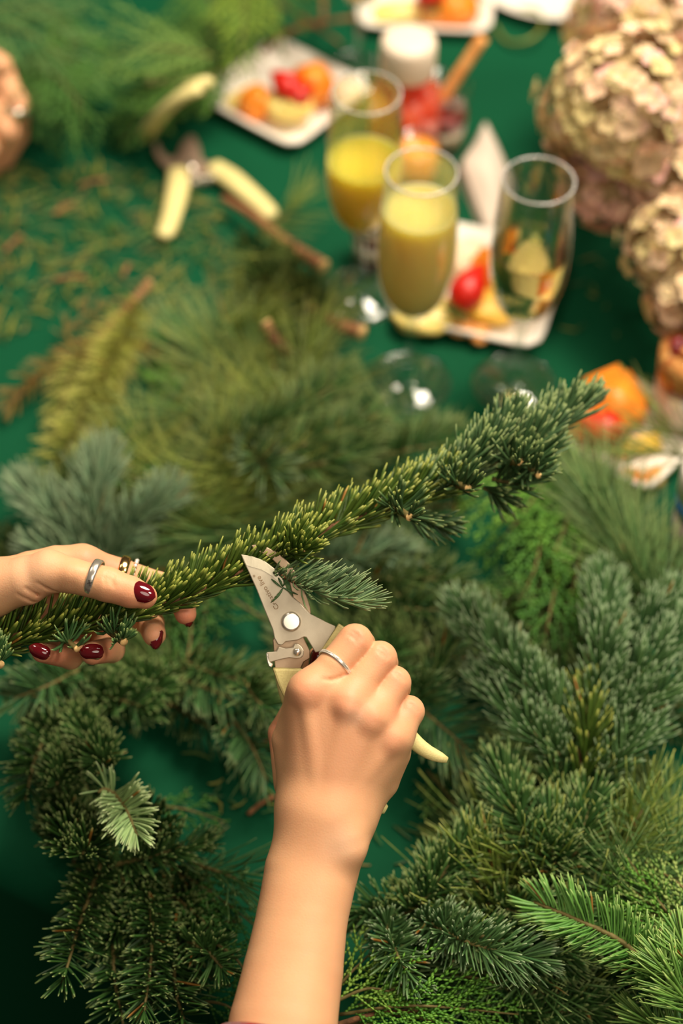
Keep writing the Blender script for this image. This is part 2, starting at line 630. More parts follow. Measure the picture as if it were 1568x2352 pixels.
def cedar_arrays(X, W, N, seed, lod=1, a=C_(62, 116, 34), b=C_(108, 160, 56), droop=.15):
    """flat ferny spray of scale leaves along X, half width W"""
    g = np.random.default_rng(seed)
    ln = plen(X)
    u = np.linspace(0, 1, len(X))
    Tg = unit(np.gradient(X, axis=0))
    step, scl = (.0060, .0024) if lod else (.0072, .0036)
    cs, ds, ls = [], [], []

    def line(p, d, L, bendv, wid):
        n = max(2, int(L / scl))
        t = (np.arange(n) + .5) / n
        c = p + L * (d * t[:, None] + bendv * (t[:, None] ** 2) * .5)
        dd = unit(d + bendv * t[:, None])
        cs.append(c)
        ds.append(dd)
        ls.append(np.full(n, wid) * (1 - .35 * t))

    nb = int(ln / step)
    for i in range(nb):
        s = (i + .5) / nb
        p = np.array([np.interp(s, u, X[:, c]) for c in range(3)])
        t0 = unit(np.array([np.interp(s, u, Tg[:, c]) for c in range(3)]))
        S = unit(np.cross(t0, N))
        sd = 1 if i % 2 else -1
        prof = (min(1, s / .12) * .5 + .5) * (1 - s) ** .75 + .10
        L = W * prof * g.uniform(.75, 1.15)
        an = g.normal(.60, .09)
        d = unit(math.cos(an) * t0 + math.sin(an) * sd * S + N * g.normal(0, .10))
        bv = t0 * .45 - N * droop * g.uniform(.2, 1.6)
        line(p, d, L, bv, .0012)
        m = max(1, int(L / (.0040 if lod else .006)))
        for j in range(1, m):
            q = j / m
            pp = p + L * (d * q + bv * q * q * .5)
            dd = unit(d + bv * q)
            S2 = unit(np.cross(dd, N))
            sd2 = 1 if j % 2 else -1
            l2 = min(.017, W * .42) * (1 - q) ** .6 * g.uniform(.5, 1.2) + .002
            d2 = unit(.86 * dd + .55 * sd2 * S2 + N * g.normal(0, .16))
            line(pp, d2, l2, dd * .3 - N * .1, .0010)
    line(X[0], unit(X[-1] - X[0]), 0.001, Tg[0] * 0, .0008)
    c = np.vstack(cs)
    d = np.vstack(ds)
    w = np.concatenate(ls)[:, None]
    if not lod:
        w = w * 1.6
    S = unit(np.cross(d, N))
    M = np.cross(S, d)
    h = scl * .95
    V = np.stack([c - d * h, c + S * w + d * h * .2, c + M * w * .6, c - S * w + d * h * .2, c - M * w * .6, c + d * h], 1)
    V[..., 2] = np.maximum(V[..., 2], TZ + .0005)
    n = len(c)
    tr = np.array([[0, 1, 2], [0, 2, 3], [0, 3, 4], [0, 4, 1], [5, 2, 1], [5, 3, 2], [5, 4, 3], [5, 1, 4]])
    Tt = ((np.arange(n) * 6)[:, None, None] + tr[None]).reshape(-1, 3)
    f = g.beta(1.5, 1.5, n)[:, None]
    cc = (a * (1 - f) + b * f)
    return V.reshape(-1, 3), Tt, np.repeat(cc, 6, axis=0)


def cedar(parent, pts, W=.04, lod=1, N=UPV, a=C_(62, 116, 34), b=C_(108, 160, 56), name='spray', X=None, droop=.15, rad=.0012):
    _seed[0] += 1
    if X is None:
        X = path3(pts)
    st = tubeobj(name, X, np.linspace(1, .4, len(X)) * rad, M_GREENSTEM, parent, sides=6)
    V, Tt, c = cedar_arrays(X, W, unit(N), _seed[0], lod, a, b, droop)
    tag(mk('scale_leaves', V, None, Tt, M_NEEDLE, st, c), kind='stuff')
    return st


def branch(name, label, twigs, cat='branch', group=None, lod=1, **kw):
    """thing > twigs > needles; twigs = [(kind, pts, options)]"""
    p0 = T(*[twigs[0][1][0][i] for i in (0, 1)], 0)
    root = thing(name, tuple(p0), label, cat, group)
    for tw in twigs:
        k, pts = tw[0], tw[1]
        o = dict(kw)
        o.update(tw[2] if len(tw) > 2 else {})
        o.setdefault('lod', lod)
        if k == 'cedar':
            cedar(root, pts, **o)
        elif k == 'stem':
            o.pop('lod')
            r = o.pop('rad', .003)
            m = o.pop('bark', M_BARK)
            X = path3(pts)
            st = tubeobj('stem', X, np.linspace(1, o.get('taper', .6), len(X)) * r, m, root, sides=10)
            if o.get('cut'):
                d0 = unit(X[0] - X[1])
                tubeobj('cut_end', np.array([X[0] - d0 * .001, X[0] + d0 * .0008]), r * 1.0, M_CUT, st, sides=12)
        else:
            twig(root, k, pts, **o)
    return root


# ------------------------------------------------------------------ the wreath of evergreens lying on the cloth
wreath = thing('evergreen_wreath', tuple(T(800, 1500)), 'thick ring of mixed fir, pine and cedar twigs lying on the green cloth', 'wreath')


def inpoly(x, y, P):
    c = False
    for i in range(len(P)):
        x1, y1 = P[i]
        x2, y2 = P[i - 1]
        if (y1 > y) != (y2 > y) and x < (x2 - x1) * (y - y1) / (y2 - y1) + x1:
            c = not c
    return c


def fill(poly, n, kinds, z=(8, 34), ang=(0, 360), L=(230, 360), lod=0, avoid=(), **kw):
    g = random.Random(len(poly) * 31 + n)
    xs = [p[0] for p in poly]
    ys = [p[1] for p in poly]
    k = 0
    tries = 0
    while k < n and tries < 6000:
        tries += 1
        x, y = g.uniform(min(xs), max(xs)), g.uniform(min(ys), max(ys))
        if not inpoly(x, y, poly):
            continue
        a = math.radians(g.uniform(*ang))
        l = g.uniform(*L)
        dx, dy = l * math.cos(a), -l * math.sin(a) * .8
        x2, y2 = x + dx, y + dy
        if not inpoly(x2, y2, poly) or any(inpoly(x2, y2, q) or inpoly(x, y, q) or inpoly((x + x2) / 2, (y + y2) / 2, q) for q in avoid):
            continue
        z0, z1 = g.uniform(*z), g.uniform(*z) + 6
        kd = g.choice(kinds)
        c = g.uniform(-.12, .12)
        mid = ((x + x2) / 2 - dy * c, (y + y2) / 2 + dx * c, (z0 + z1) / 2 + 8)
        pts = [(x, y, z0), mid, (x2, y2, z1)]
        if kd == 'cedar':
            cedar(wreath, pts, W=.034, lod=lod, name='cedar_spray')
        elif kd == 'cedardark':
            cedar(wreath, pts, W=.034, lod=lod, name='cedar_spray', a=C_(40, 84, 30), b=C_(72, 116, 44))
        else:
            twig(wreath, kd, pts, lod=lod, name='pine_twig' if kd.startswith('pine') else 'fir_twig', **kw)
        k += 1

HOLE = [(330, 1700), (400, 1660), (540, 1700), (640, 1800), (660, 1960), (560, 2030), (470, 1960), (380, 1850)]
HOLE2 = [(820, 1830), (980, 1830), (1060, 1860), (930, 2080), (800, 2090)]
TEAL1 = [(950, 1195), (1130, 1220), (1230, 1330), (1130, 1350), (1000, 1310)]
TEAL2 = [(420, 1400), (590, 1370), (600, 1490), (440, 1510)]
AV = (HOLE, HOLE2, TEAL1, TEAL2)
# under layers
fill([(1000, 1400), (1150, 1260), (1250, 1120), (1450, 1120), (1590, 1300), (1590, 1750), (1100, 1800), (960, 1640)], 26,
     ['noble', 'blue', 'dark', 'pinegrn', 'cedardark', 'noble'], z=(6, 34), avoid=AV)
fill([(1080, 1780), (1590, 1700), (1590, 2400), (780, 2400), (790, 2120), (960, 2080)], 30,
     ['noble', 'dark', 'cedardark', 'pine', 'noble', 'pinegrn'], z=(5, 30), lod=1, avoid=AV)
fill([(20, 1590), (420, 1560), (330, 1720), (380, 1880), (480, 1990), (610, 2060), (560, 2400), (330, 2400), (150, 2160), (70, 1900)], 17,
     ['dark', 'dark', 'noble', 'cedardark'], z=(6, 30), L=(170, 300), lod=1, avoid=AV)
fill([(-20, 1230), (560, 1230), (660, 1520), (640, 1750), (560, 1740), (420, 1640), (-20, 1720)], 24,
     ['dark', 'noble', 'cedardark', 'dark'], z=(8, 34), avoid=AV)
fill([(-20, 1190), (60, 1060), (260, 960), (450, 930), (700, 880), (820, 930), (1120, 1060), (1160, 1190), (960, 1240), (-20, 1280)], 34,
     ['noble', 'pinegrn', 'pine', 'dark', 'cedardark', 'pinegrn'], z=(8, 40), ang=(-30, 210), avoid=AV)
fill([(640, 1230), (950, 1230), (1080, 1360), (1050, 1500), (960, 1640), (640, 1600)], 14,
     ['noble', 'dark', 'dark'], z=(8, 34), L=(180, 280), avoid=AV)
fill([(400, 740), (640, 700), (780, 840), (800, 960), (420, 980)], 9, ['pinegrn', 'pine', 'noble'], z=(6, 30), L=(160, 260))

W = wreath
g1 = random.Random(5)


def row(kind, specs, lod=1, **kw):
    for pts in specs:
        twig(W, kind, pts, lod=lod, name='fir_twig', **kw)


# --- twigs that show, bottom left
row('dark', [[(240, 1960, 40), (190, 2100, 52), (142, 2262, 58)],
             [(330, 1990, 34), (350, 2150, 46), (330, 2330, 52)],
             [(420, 2120, 34), (400, 2250, 44), (440, 2400, 46)],
             [(170, 1650, 40), (90, 1720, 62), (58, 1840, 66)],
             [(270, 2080, 26), (260, 2220, 34), (290, 2390, 36)]], dmul=.92)
row('noble', [[(250, 1990, 44), (350, 1965, 58), (462, 1938, 62)],
              [(300, 1560, 40), (350, 1580, 58), (392, 1590, 62)],
              [(120, 1560, 36), (250, 1600, 52), (350, 1630, 60)],
              [(430, 2160, 44), (480, 2190, 56), (520, 2236, 60)]], dmul=1.0)
row('dark', [[(140, 1840, 30), (160, 1900, 60), (150, 1950, 86)],
             [(210, 1900, 30), (215, 1930, 64), (190, 1960, 90)],
             [(300, 1900, 30), (330, 1880, 50), (380, 1920, 70)]], dmul=1.2, rad=.002)
row('noble', [[(160, 1640, 40), (215, 1720, 76), (240, 1760, 98)],
              [(110, 1690, 34), (150, 1750, 60), (130, 1800, 80)]], dmul=1.25)
row('spread', [[(180, 1540, 50), (110, 1575, 64), (28, 1606, 60)]], lod=1)
row('spread', [[(520, 1640, 30), (570, 1700, 38), (612, 1790, 30)],
               [(420, 1560, 40), (520, 1600, 46), (620, 1640, 40)]], lod=1)
row('noble', [[(560, 1560, 60), (590, 1610, 66), (640, 1640, 60)], [(420, 1520, 44), (500, 1550, 56), (590, 1570, 50)]], lod=0)
for pts, w in (([(340, 1850, 16), (430, 1860, 24), (520, 1890, 12)], .022), ([(390, 2050, 30), (470, 2120, 40), (520, 2200, 38)], .035),
               ([(420, 2010, 26), (500, 2060, 36), (590, 2130, 34)], .034), ([(480, 2160, 34), (540, 2200, 44), (600, 2290, 38)], .032),
               ([(440, 2300, 26), (520, 2310, 34), (600, 2380, 30)], .03)):
    cedar(W, pts, W=w, name='cedar_spray', a=C_(40, 92, 34), b=C_(76, 130, 50))
row('pinegrn', [[(450, 1985, 30), (520, 2010, 40), (560, 2030, 44)]], Lmul=.8, dmul=.7)

# --- middle, behind the cutting hand
row('spread', [[(880, 1560, 50), (980, 1640, 56), (1085, 1730, 44)]], lod=1, Lmul=1.35)
row('noble', [[(850, 1450, 40), (900, 1500, 60), (930, 1570, 60)],
              [(930, 1640, 50), (990, 1560, 60), (1050, 1470, 56)]], lod=0, Lmul=1.2)
row('frost', [[(720, 1290, 40), (820, 1276, 52), (930, 1262, 46)]], lod=0)
row('dark', [[(760, 1330, 40), (900, 1330, 50), (1060, 1330, 44)], [(860, 1400, 40), (960, 1400, 50), (1060, 1400, 44)],
             [(820, 1360, 34), (920, 1370, 50), (1010, 1440, 46)]], lod=0, Lmul=1.1)
cedar(W, [(980, 1770, 12), (1030, 1830, 24), (1070, 1900, 14)], W=.03, name='cedar_spray', a=C_(44, 84, 30), b=C_(84, 120, 48))

# --- bottom centre and right
row('noble', [[(960, 2120, 40), (1100, 2150, 62), (1330, 2190, 56)],
              [(1060, 2060, 34), (1230, 2110, 56), (1420, 2160, 50)],
              [(960, 2090, 34), (880, 2080, 46), (800, 2110, 40)],
              [(830, 2100, 30), (900, 2140, 44), (980, 2170, 40)],
              [(1180, 2190, 36), (1260, 2200, 46), (1370, 2200, 40)]], dmul=1.1)
row('noble', [[(950, 2090, 44), (1030, 1990, 66), (1118, 1892, 62)],
              [(900, 2120, 40), (980, 2060, 60), (1010, 1960, 58)]], dmul=1.15)
row('blue', [[(960, 2110, 62), (1090, 2170, 84), (1240, 2205, 76)]], dmul=1.05)
row('blue', [[(880, 2110, 56), (910, 2190, 74), (955, 2262, 70)]], Lmul=.85, dmul=.85)
row('pine', [[(1190, 2090, 34), (1130, 2040, 50), (1100, 1990, 60)], [(1240, 2080, 34), (1230, 2010, 50), (1180, 1970, 60)],
             [(1310, 2060, 30), (1270, 1990, 50), (1290, 1900, 60)]], dmul=.9, Lmul=.85)
row('pine', [[(1420, 1990, 40), (1450, 1900, 60), (1490, 1840, 66)], [(1380, 2000, 40), (1430, 1940, 60), (1470, 1900, 70)]], dmul=.6, Lmul=.8)
row('pinegrn', [[(1330, 2080, 40), (1400, 2040, 56), (1500, 2010, 60)], [(1560, 2080, 40), (1470, 2060, 56), (1380, 2050, 60)],
                [(1590, 2010, 40), (1540, 1950, 56), (1500, 1890, 60)], [(1590, 2120, 30), (1500, 2100, 50), (1420, 2110, 50)]], dmul=.9)
row('noble', [[(1300, 2040, 40), (1200, 1900, 76), (1142, 1748, 70)],
              [(1290, 2040, 40), (1330, 1930, 74), (1372, 1800, 70)],
              [(1290, 2070, 40), (1270, 1960, 70), (1260, 1860, 70)]], dmul=1.2, Lmul=1.1)
row('noble', [[(1130, 1990, 24), (1120, 1930, 40), (1090, 1850, 40)]], Lmul=1.1)


# --- branches that lie on the wreath and read as one thing each
branch('fir_branch', 'big blue-green fir branch with many side twigs, on the right of the wreath', [
    ('stem', [(1320, 1960, 50), (1330, 1760, 74), (1350, 1500, 80)], dict(rad=.0028)),
    ('blue', [(1330, 1680, 78), (1200, 1560, 94), (1048, 1398, 84)], dict(Lmul=1.12)),
    ('blue', [(1320, 1760, 72), (1220, 1680, 86), (1102, 1556, 76)], dict(Lmul=1.12)),
    ('blue', [(1350, 1650, 80), (1385, 1500, 96), (1380, 1330, 90)], dict(Lmul=1.15)),
    ('blue', [(1370, 1650, 80), (1480, 1540, 96), (1600, 1430, 90)], dict(Lmul=1.1)),
    ('blue', [(1370, 1720, 74), (1480, 1620, 90), (1610, 1545, 84)], dict(Lmul=1.1)),
    ('blue', [(1360, 1810, 66), (1430, 1730, 84), (1500, 1660, 80)], dict(Lmul=1.05)),
    ('blue', [(1410, 1540, 80), (1480, 1440, 90), (1590, 1360, 84)], dict(Lmul=1.05)),
    ('olive', [(1330, 1830, 66), (1345, 1720, 84), (1350, 1600, 90)], dict(Lmul=1.2, dmul=.6)),
    ('noble', [(1330, 1900, 56), (1280, 1800, 72), (1250, 1710, 70)], {}),
], sweep=cdir((.1, 1, .3)) * .5)
branch('fir_branch', 'bright green flat-needled fir branch at lower right, tip pointing left', [
    ('bright', [(1520, 2250, 74), (1430, 2165, 88), (1330, 2115, 92), (1225, 2072, 84)], dict(rad=.0022, dmul=1.1)),
    ('bright', [(1560, 2290, 70), (1500, 2240, 78), (1450, 2180, 80)], dict(dmul=.8)),
])
branch('spruce_branch', 'pale green spruce branch with long needles in the bottom right corner', [
    ('spruce', [(1640, 2400, 90), (1580, 2300, 104), (1520, 2200, 100)], dict(dmul=1.4, Lmul=1.1, rad=.002)),
    ('spruce', [(1640, 2300, 90), (1590, 2220, 100), (1560, 2150, 96)], dict(dmul=1.1)),
    ('spruce', [(1600, 2420, 60), (1540, 2380, 66), (1460, 2330, 60)], dict(dmul=1.1)),
])
branch('fir_sprig', 'small pale green fir sprig at lower left, brighter than the twigs around it', [
    ('pale', [(262, 1822, 96), (290, 1860, 104), (316, 1920, 106)], dict(dmul=1.5, Lmul=.95)),
    ('pale', [(262, 1822, 96), (240, 1812, 100), (225, 1820, 102)], dict(dmul=.8, Lmul=.8)),
])
branch('fir_branch', 'soft blue-green fir branch of five blunt twigs behind the left hand', [
    ('frost', [(210, 1290, 60), (140, 1200, 74), (48, 1128, 66)], dict(Lmul=1.25)),
    ('frost', [(215, 1280, 60), (215, 1160, 80), (243, 1056, 72)], dict(Lmul=1.35)),
    ('frost', [(225, 1280, 60), (320, 1190, 76), (402, 1134, 66)], dict(Lmul=1.15)),
    ('frost', [(220, 1300, 60), (130, 1270, 66), (66, 1262, 60)], {}),
    ('frost', [(225, 1300, 60), (280, 1260, 66), (318, 1248, 60)], {}),
], lod=0, sweep=cdir((-.1, 1, .3)) * .5)
branch('dry_branch', 'yellowing spruce branch with bare brown stem lying on the cloth at far left', [
    ('stem', [(342, 652, 10), (270, 730, 16), (200, 800, 18), (90, 860, 16), (18, 935, 12)], dict(rad=.0036, bark=M_BARKLIGHT, cut=True)),
    ('rust', [(270, 730, 16), (200, 800, 20), (90, 855, 20), (18, 935, 14)], dict(dmul=1.6, Lmul=1.3)),
    ('yellow', [(320, 690, 12), (270, 800, 24), (200, 930, 26), (150, 1040, 26), (115, 1125, 22)], dict(dmul=1.9, Lmul=1.25)),
    ('yellow', [(300, 720, 12), (250, 840, 24), (232, 960, 22)], dict(dmul=1.3, Lmul=1.2)),
    ('yellow', [(200, 800, 16), (160, 870, 20), (130, 960, 18)], dict(dmul=1.0)),
    ('rust', [(280, 780, 14), (340, 815, 20), (412, 845, 14)], dict(dmul=1.2)),
    ('rust', [(180, 800, 14), (150, 760, 20), (230, 700, 14)], dict(dmul=.9)),
], lod=0)
branch('pine_bough', 'green pine bough with thick brown cut stem end beside the middle glass stems', [
    ('stem', [(742, 612, 26), (660, 560, 24), (580, 495, 20), (512, 455, 12)], dict(rad=.0062, bark=M_BARKLIGHT, cut=True, taper=.5)),
    ('pine', [(700, 600, 24), (640, 590, 30), (570, 620, 30)], dict(dmul=.8, Lmul=.7)),
    ('pine', [(600, 520, 20), (650, 500, 26), (690, 460, 24)], dict(dmul=.7, Lmul=.7)),
    ('dark', [(690, 650, 24), (620, 640, 36), (560, 690, 30)], dict(Lmul=1.3)),
], lod=0)
branch('pine_bough', 'dark mossy conifer bough with brown twig ends in the centre of the table', [
    ('stem', [(832, 764, 40), (760, 740, 36), (690, 690, 30), (640, 680, 24)], dict(rad=.0058, bark=M_BARKLIGHT, cut=True, taper=.8)),
    ('stem', [(608, 742, 52), (640, 790, 40), (700, 830, 20)], dict(rad=.0048, bark=M_BARK, cut=True, taper=.8)),
    ('dark', [(560, 560, 12), (600, 620, 30), (600, 720, 30)], dict(Lmul=1.5)),
    ('dark', [(640, 600, 12), (700, 680, 34), (740, 760, 30)], dict(Lmul=1.5)),
    ('olive', [(700, 640, 12), (660, 720, 34), (600, 790, 30)], dict(Lmul=1.4, dmul=.7)),
    ('olive', [(560, 640, 12), (580, 720, 34), (560, 800, 30)], dict(Lmul=1.4, dmul=.7)),
    ('dark', [(740, 680, 12), (690, 740, 34), (720, 820, 30)], dict(Lmul=1.5)),
    ('pine', [(690, 880, 20), (700, 800, 34), (750, 730, 30)], dict(dmul=.7, Lmul=.8)),
    ('cedar', [(640, 740, 10), (560, 780, 20), (520, 860, 10)], dict(W=.04)),
], lod=0)
branch('pine_branch', 'bright green pine branch of fine needles left of the dark bough', [
    ('pinegrn', [(560, 900, 20), (480, 840, 40), (420, 780, 30)], {}),
    ('pinegrn', [(600, 900, 20), (560, 820, 40), (500, 760, 30)], {}),
    ('cedar', [(560, 960, 10), (470, 880, 26), (360, 830, 14)], dict(W=.05)),
    ('cedar', [(500, 960, 10), (440, 920, 26), (380, 740, 14)], dict(W=.045)),
    ('pinegrn', [(520, 980, 20), (440, 940, 40), (350, 960, 30)], {}),
], lod=0)
branch('fir_branch', 'soft green fir branch across the far side of the wreath below the glasses', [
    ('noble', [(480, 1020, 60), (620, 980, 76), (780, 880, 70)], dict(Lmul=1.4)),
    ('noble', [(560, 1070, 60), (700, 1020, 76), (860, 960, 70)], dict(Lmul=1.3)),
    ('noble', [(620, 1080, 60), (760, 1060, 70), (850, 1010, 64)], dict(Lmul=1.2)),
    ('blue', [(560, 1010, 70), (600, 1060, 80), (640, 1100, 78)], dict(Lmul=1.2)),
    ('noble', [(860, 1050, 50), (960, 1030, 60), (1070, 1010, 50)], dict(Lmul=1.2)),
    ('noble', [(880, 1060, 40), (960, 1010, 50), (1020, 980, 46)], dict(Lmul=1.1)),
    ('pine', [(700, 930, 40), (690, 860, 60), (720, 790, 60)], dict(dmul=.5, Lmul=.8)),
], lod=0)
branch('pine_branch', 'yellowish pine branch with long needles between the left hand and the wreath', [
    ('pine', [(360, 1240, 40), (470, 1180, 52), (600, 1130, 50)], {}),
    ('pine', [(380, 1170, 40), (520, 1120, 52), (700, 1080, 50)], {}),
    ('pinegrn', [(440, 1250, 30), (560, 1210, 40), (680, 1190, 40)], {}),
], lod=0)
branch('cedar_branch', 'bright green drooping cedar branch at the right behind the held branch', [
    ('cedar', [(1280, 1060, 46), (1200, 1180, 60), (1110, 1290, 30)], dict(W=.05)),
    ('cedar', [(1330, 1080, 46), (1290, 1230, 64), (1220, 1370, 30)], dict(W=.05)),
    ('cedar', [(1230, 1080, 46), (1140, 1130, 60), (1050, 1150, 30)], dict(W=.045, a=C_(92, 140, 44), b=C_(128, 170, 66))),
    ('cedar', [(1340, 1150, 50), (1330, 1290, 60), (1290, 1440, 34)], dict(W=.045)),
    ('cedar', [(1250, 1150, 50), (1230, 1300, 60), (1170, 1420, 34)], dict(W=.045, a=C_(46, 96, 30), b=C_(86, 136, 48))),
    ('cedar', [(1280, 1330, 50), (1260, 1420, 60), (1240, 1540, 34)], dict(W=.04, a=C_(46, 96, 30), b=C_(76, 126, 44))),
], lod=0)
branch('pine_branch', 'grey-green pine branch with long soft needles against the right hand plate', [
    ('pinegrn', [(1480, 1420, 50), (1440, 1280, 76), (1370, 1150, 70)], dict(dmul=1.4)),
    ('pinegrn', [(1520, 1430, 50), (1470, 1320, 70), (1440, 1210, 66)], dict(dmul=1.3)),
    ('pinegrn', [(1400, 1300, 50), (1370, 1180, 70), (1310, 1080, 60)], dict(dmul=1.2)),
    ('pinegrn', [(1560, 1460, 50), (1530, 1380, 66), (1500, 1290, 60)], {}),
    ('pinegrn', [(1430, 1200, 40), (1350, 1110, 60), (1280, 1060, 50)], dict(dmul=1.2)),
], lod=0)
branch('pine_sprig', 'pale yellow-green pine sprig poking over the right hand plate', [
    ('pine', [(1600, 1060, 50), (1530, 1040, 60), (1440, 1045, 54)], dict(dmul=.8)),
    ('pine', [(1610, 1010, 50), (1560, 1000, 60), (1500, 990, 54)], dict(dmul=.7)),
], lod=0)
branch('cedar_branch', 'yellow-green cedar branch fanned flat along the bottom edge of the photo', [
    ('stem', [(760, 2360, 46), (860, 2330, 56), (980, 2320, 56)], dict(rad=.002)),
    ('cedar', [(780, 2330, 50), (950, 2310, 66), (1190, 2330, 46)], dict(W=.05)),
    ('cedar', [(760, 2290, 50), (800, 2240, 62), (850, 2190, 54)], dict(W=.034, a=C_(92, 136, 40), b=C_(140, 172, 70))),
    ('cedar', [(790, 2350, 40), (880, 2360, 56), (1000, 2400, 40)], dict(W=.045)),
    ('cedar', [(770, 2300, 60), (850, 2270, 66), (930, 2290, 60)], dict(W=.034, a=C_(84, 130, 40), b=C_(130, 166, 66))),
    ('cedar', [(900, 2330, 50), (1020, 2350, 56), (1140, 2400, 40)], dict(W=.04)),
])
branch('cedar_branch', 'thin dark green cedar branch reaching right across the shadow at bottom', [
    ('cedar', [(1130, 2280, 20), (1270, 2280, 34), (1424, 2292, 22)], dict(W=.032, a=C_(40, 84, 34), b=C_(70, 118, 50))),
    ('cedar', [(1000, 2240, 30), (1110, 2250, 40), (1200, 2290, 26)], dict(W=.028, a=C_(40, 84, 34), b=C_(70, 118, 50))),
    ('cedar', [(1150, 2310, 20), (1270, 2320, 30), (1400, 2340, 20)], dict(W=.026, a=C_(40, 84, 34), b=C_(70, 118, 50))),
])
branch('cedar_branch', 'green cedar branch with pale speckled tips at the right edge', [
    ('cedar', [(1600, 2160, 70), (1520, 2080, 82), (1422, 1945, 74)], dict(W=.03, a=C_(84, 128, 48), b=C_(150, 170, 92))),
    ('cedar', [(1600, 2120, 70), (1500, 2080, 80), (1400, 2000, 70)], dict(W=.034)),
    ('cedar', [(1610, 2170, 70), (1500, 2130, 78), (1380, 2070, 66)], dict(W=.03)),
    ('cedar', [(1610, 2110, 70), (1570, 2040, 84), (1480, 1980, 74)], dict(W=.028, a=C_(92, 134, 52), b=C_(160, 178, 100))),
])
# cedar heaps at the far left
branch('cedar_branch', 'large soft cedar branch at the upper left corner beside the far hand', [
    ('cedar', [(-60, 60, 50), (90, 90, 80), (205, 200, 60)], dict(W=.08, a=C_(72, 118, 54), b=C_(112, 150, 86))),
    ('cedar', [(-40, 20, 60), (120, 20, 90), (190, 110, 70)], dict(W=.07, a=C_(72, 118, 54), b=C_(112, 150, 86))),
    ('cedar', [(60, 120, 50), (170, 220, 80), (200, 330, 40)], dict(W=.07, a=C_(56, 104, 40), b=C_(92, 140, 60))),
    ('cedar', [(20, 150, 30), (90, 240, 60), (150, 330, 20)], dict(W=.07, a=C_(40, 84, 30), b=C_(70, 116, 44))),
    ('cedar', [(-60, 130, 20), (40, 200, 40), (110, 300, 20)], dict(W=.07, a=C_(40, 80, 30), b=C_(66, 106, 44))),
    ('cedar', [(120, 30, 20), (170, 130, 30), (190, 260, 16)], dict(W=.06)),
], lod=0)
branch('cedar_branch', 'cedar branch with a light green upper side left of the fruit plate', [
    ('cedar', [(500, 130, 50), (350, 110, 80), (215, 150, 50)], dict(W=.07, a=C_(98, 138, 58), b=C_(134, 168, 84))),
    ('cedar', [(520, 160, 40), (400, 190, 64), (240, 200, 30)], dict(W=.07, a=C_(60, 108, 36), b=C_(98, 140, 54))),
    ('cedar', [(500, 190, 20), (380, 240, 44), (260, 290, 20)], dict(W=.07, a=C_(44, 88, 30), b=C_(80, 124, 46))),
    ('cedar', [(440, 200, 20), (330, 270, 30), (280, 330, 16)], dict(W=.05, a=C_(44, 88, 30), b=C_(80, 124, 46))),
], lod=0)
branch('cedar_branch', 'yellow-green cedar branch running out of the top of the photo', [
    ('cedar', [(560, -60, 60), (560, 60, 84), (540, 180, 60)], dict(W=.06, a=C_(104, 140, 40), b=C_(140, 166, 62))),
    ('cedar', [(460, -60, 40), (490, 40, 60), (470, 150, 40)], dict(W=.08, a=C_(66, 106, 36), b=C_(96, 136, 50))),
    ('cedar', [(640, -60, 40), (640, 0, 60), (590, 90, 40)], dict(W=.08, a=C_(60, 98, 36), b=C_(96, 132, 50))),
    ('cedar', [(520, 40, 30), (440, 100, 50), (380, 110, 30)], dict(W=.07, a=C_(56, 100, 36), b=C_(90, 132, 50))),
], lod=0)
branch('dry_twig', 'bare tan twigs crossing at the top beside the far glass', [
    ('stem', [(600, 118, 12), (660, 74, 30), (730, 52, 40), (820, 40, 30)], dict(rad=.0030, bark=M_BARKLIGHT)),
    ('stem', [(740, -20, 30), (742, 50, 34), (735, 60, 34)], dict(rad=.0028, bark=M_BARKLIGHT)),
    ('stem', [(640, 10, 14), (720, 56, 30), (785, 102, 12)], dict(rad=.0024, bark=M_BARKLIGHT)),
])

# ------------------------------------------------------------------ clippings strewn on the cloth
def clippings(name, label, poly, n, L, cols, seed):
    g = np.random.default_rng(seed)
    xs = [p[0] for p in poly]
    ys = [p[1] for p in poly]
    C0, Dd = [], []
    while len(C0) < n:
        x, y = g.uniform(min(xs), max(xs)), g.uniform(min(ys), max(ys))
        if inpoly(x, y, poly):
            C0.append(T(x, y, g.uniform(.0012, .003)))
            a = g.uniform(0, 6.283)
            Dd.append([math.cos(a), math.sin(a), g.normal(0, .03)])
    C0, Dd = np.array(C0), unit(np.array(Dd))
    Ln = (L * g.uniform(.35, 1.1, n))[:, None]
    S = unit(np.cross(Dd, [0, 0, 1.0]))
    hw = g.uniform(.0006, .0012, n)[:, None]
    up = np.array([0, 0, 1.0])
    bow = S * Ln * g.normal(0, .12, n)[:, None]
    R = []
    for t, w in ((-.5, .5), (-.1, 1), (.3, .9), (.5, .3)):
        c = C0 + Dd * Ln * t + bow * (1 - 4 * t * t)
        for q in (S * hw, up * hw * .7, -S * hw, -up * hw * .7):
            R.append(c + q * w)
    V = np.stack(R, 1)
    q = [[r * 4 + c, r * 4 + (c + 1) % 4, r * 4 + 4 + (c + 1) % 4, r * 4 + 4 + c] for r in range(3) for c in range(4)]
    Q = ((np.arange(n) * 16)[:, None, None] + np.array(q)[None]).reshape(-1, 4)
    cc = np.array([cols[i] for i in g.integers(0, len(cols), n)])
    o = mk(name, V.reshape(-1, 3), Q, None, M_NEEDLE, None, np.repeat(cc, 16, axis=0))
    tag(o, label, 'clippings', kind='stuff')


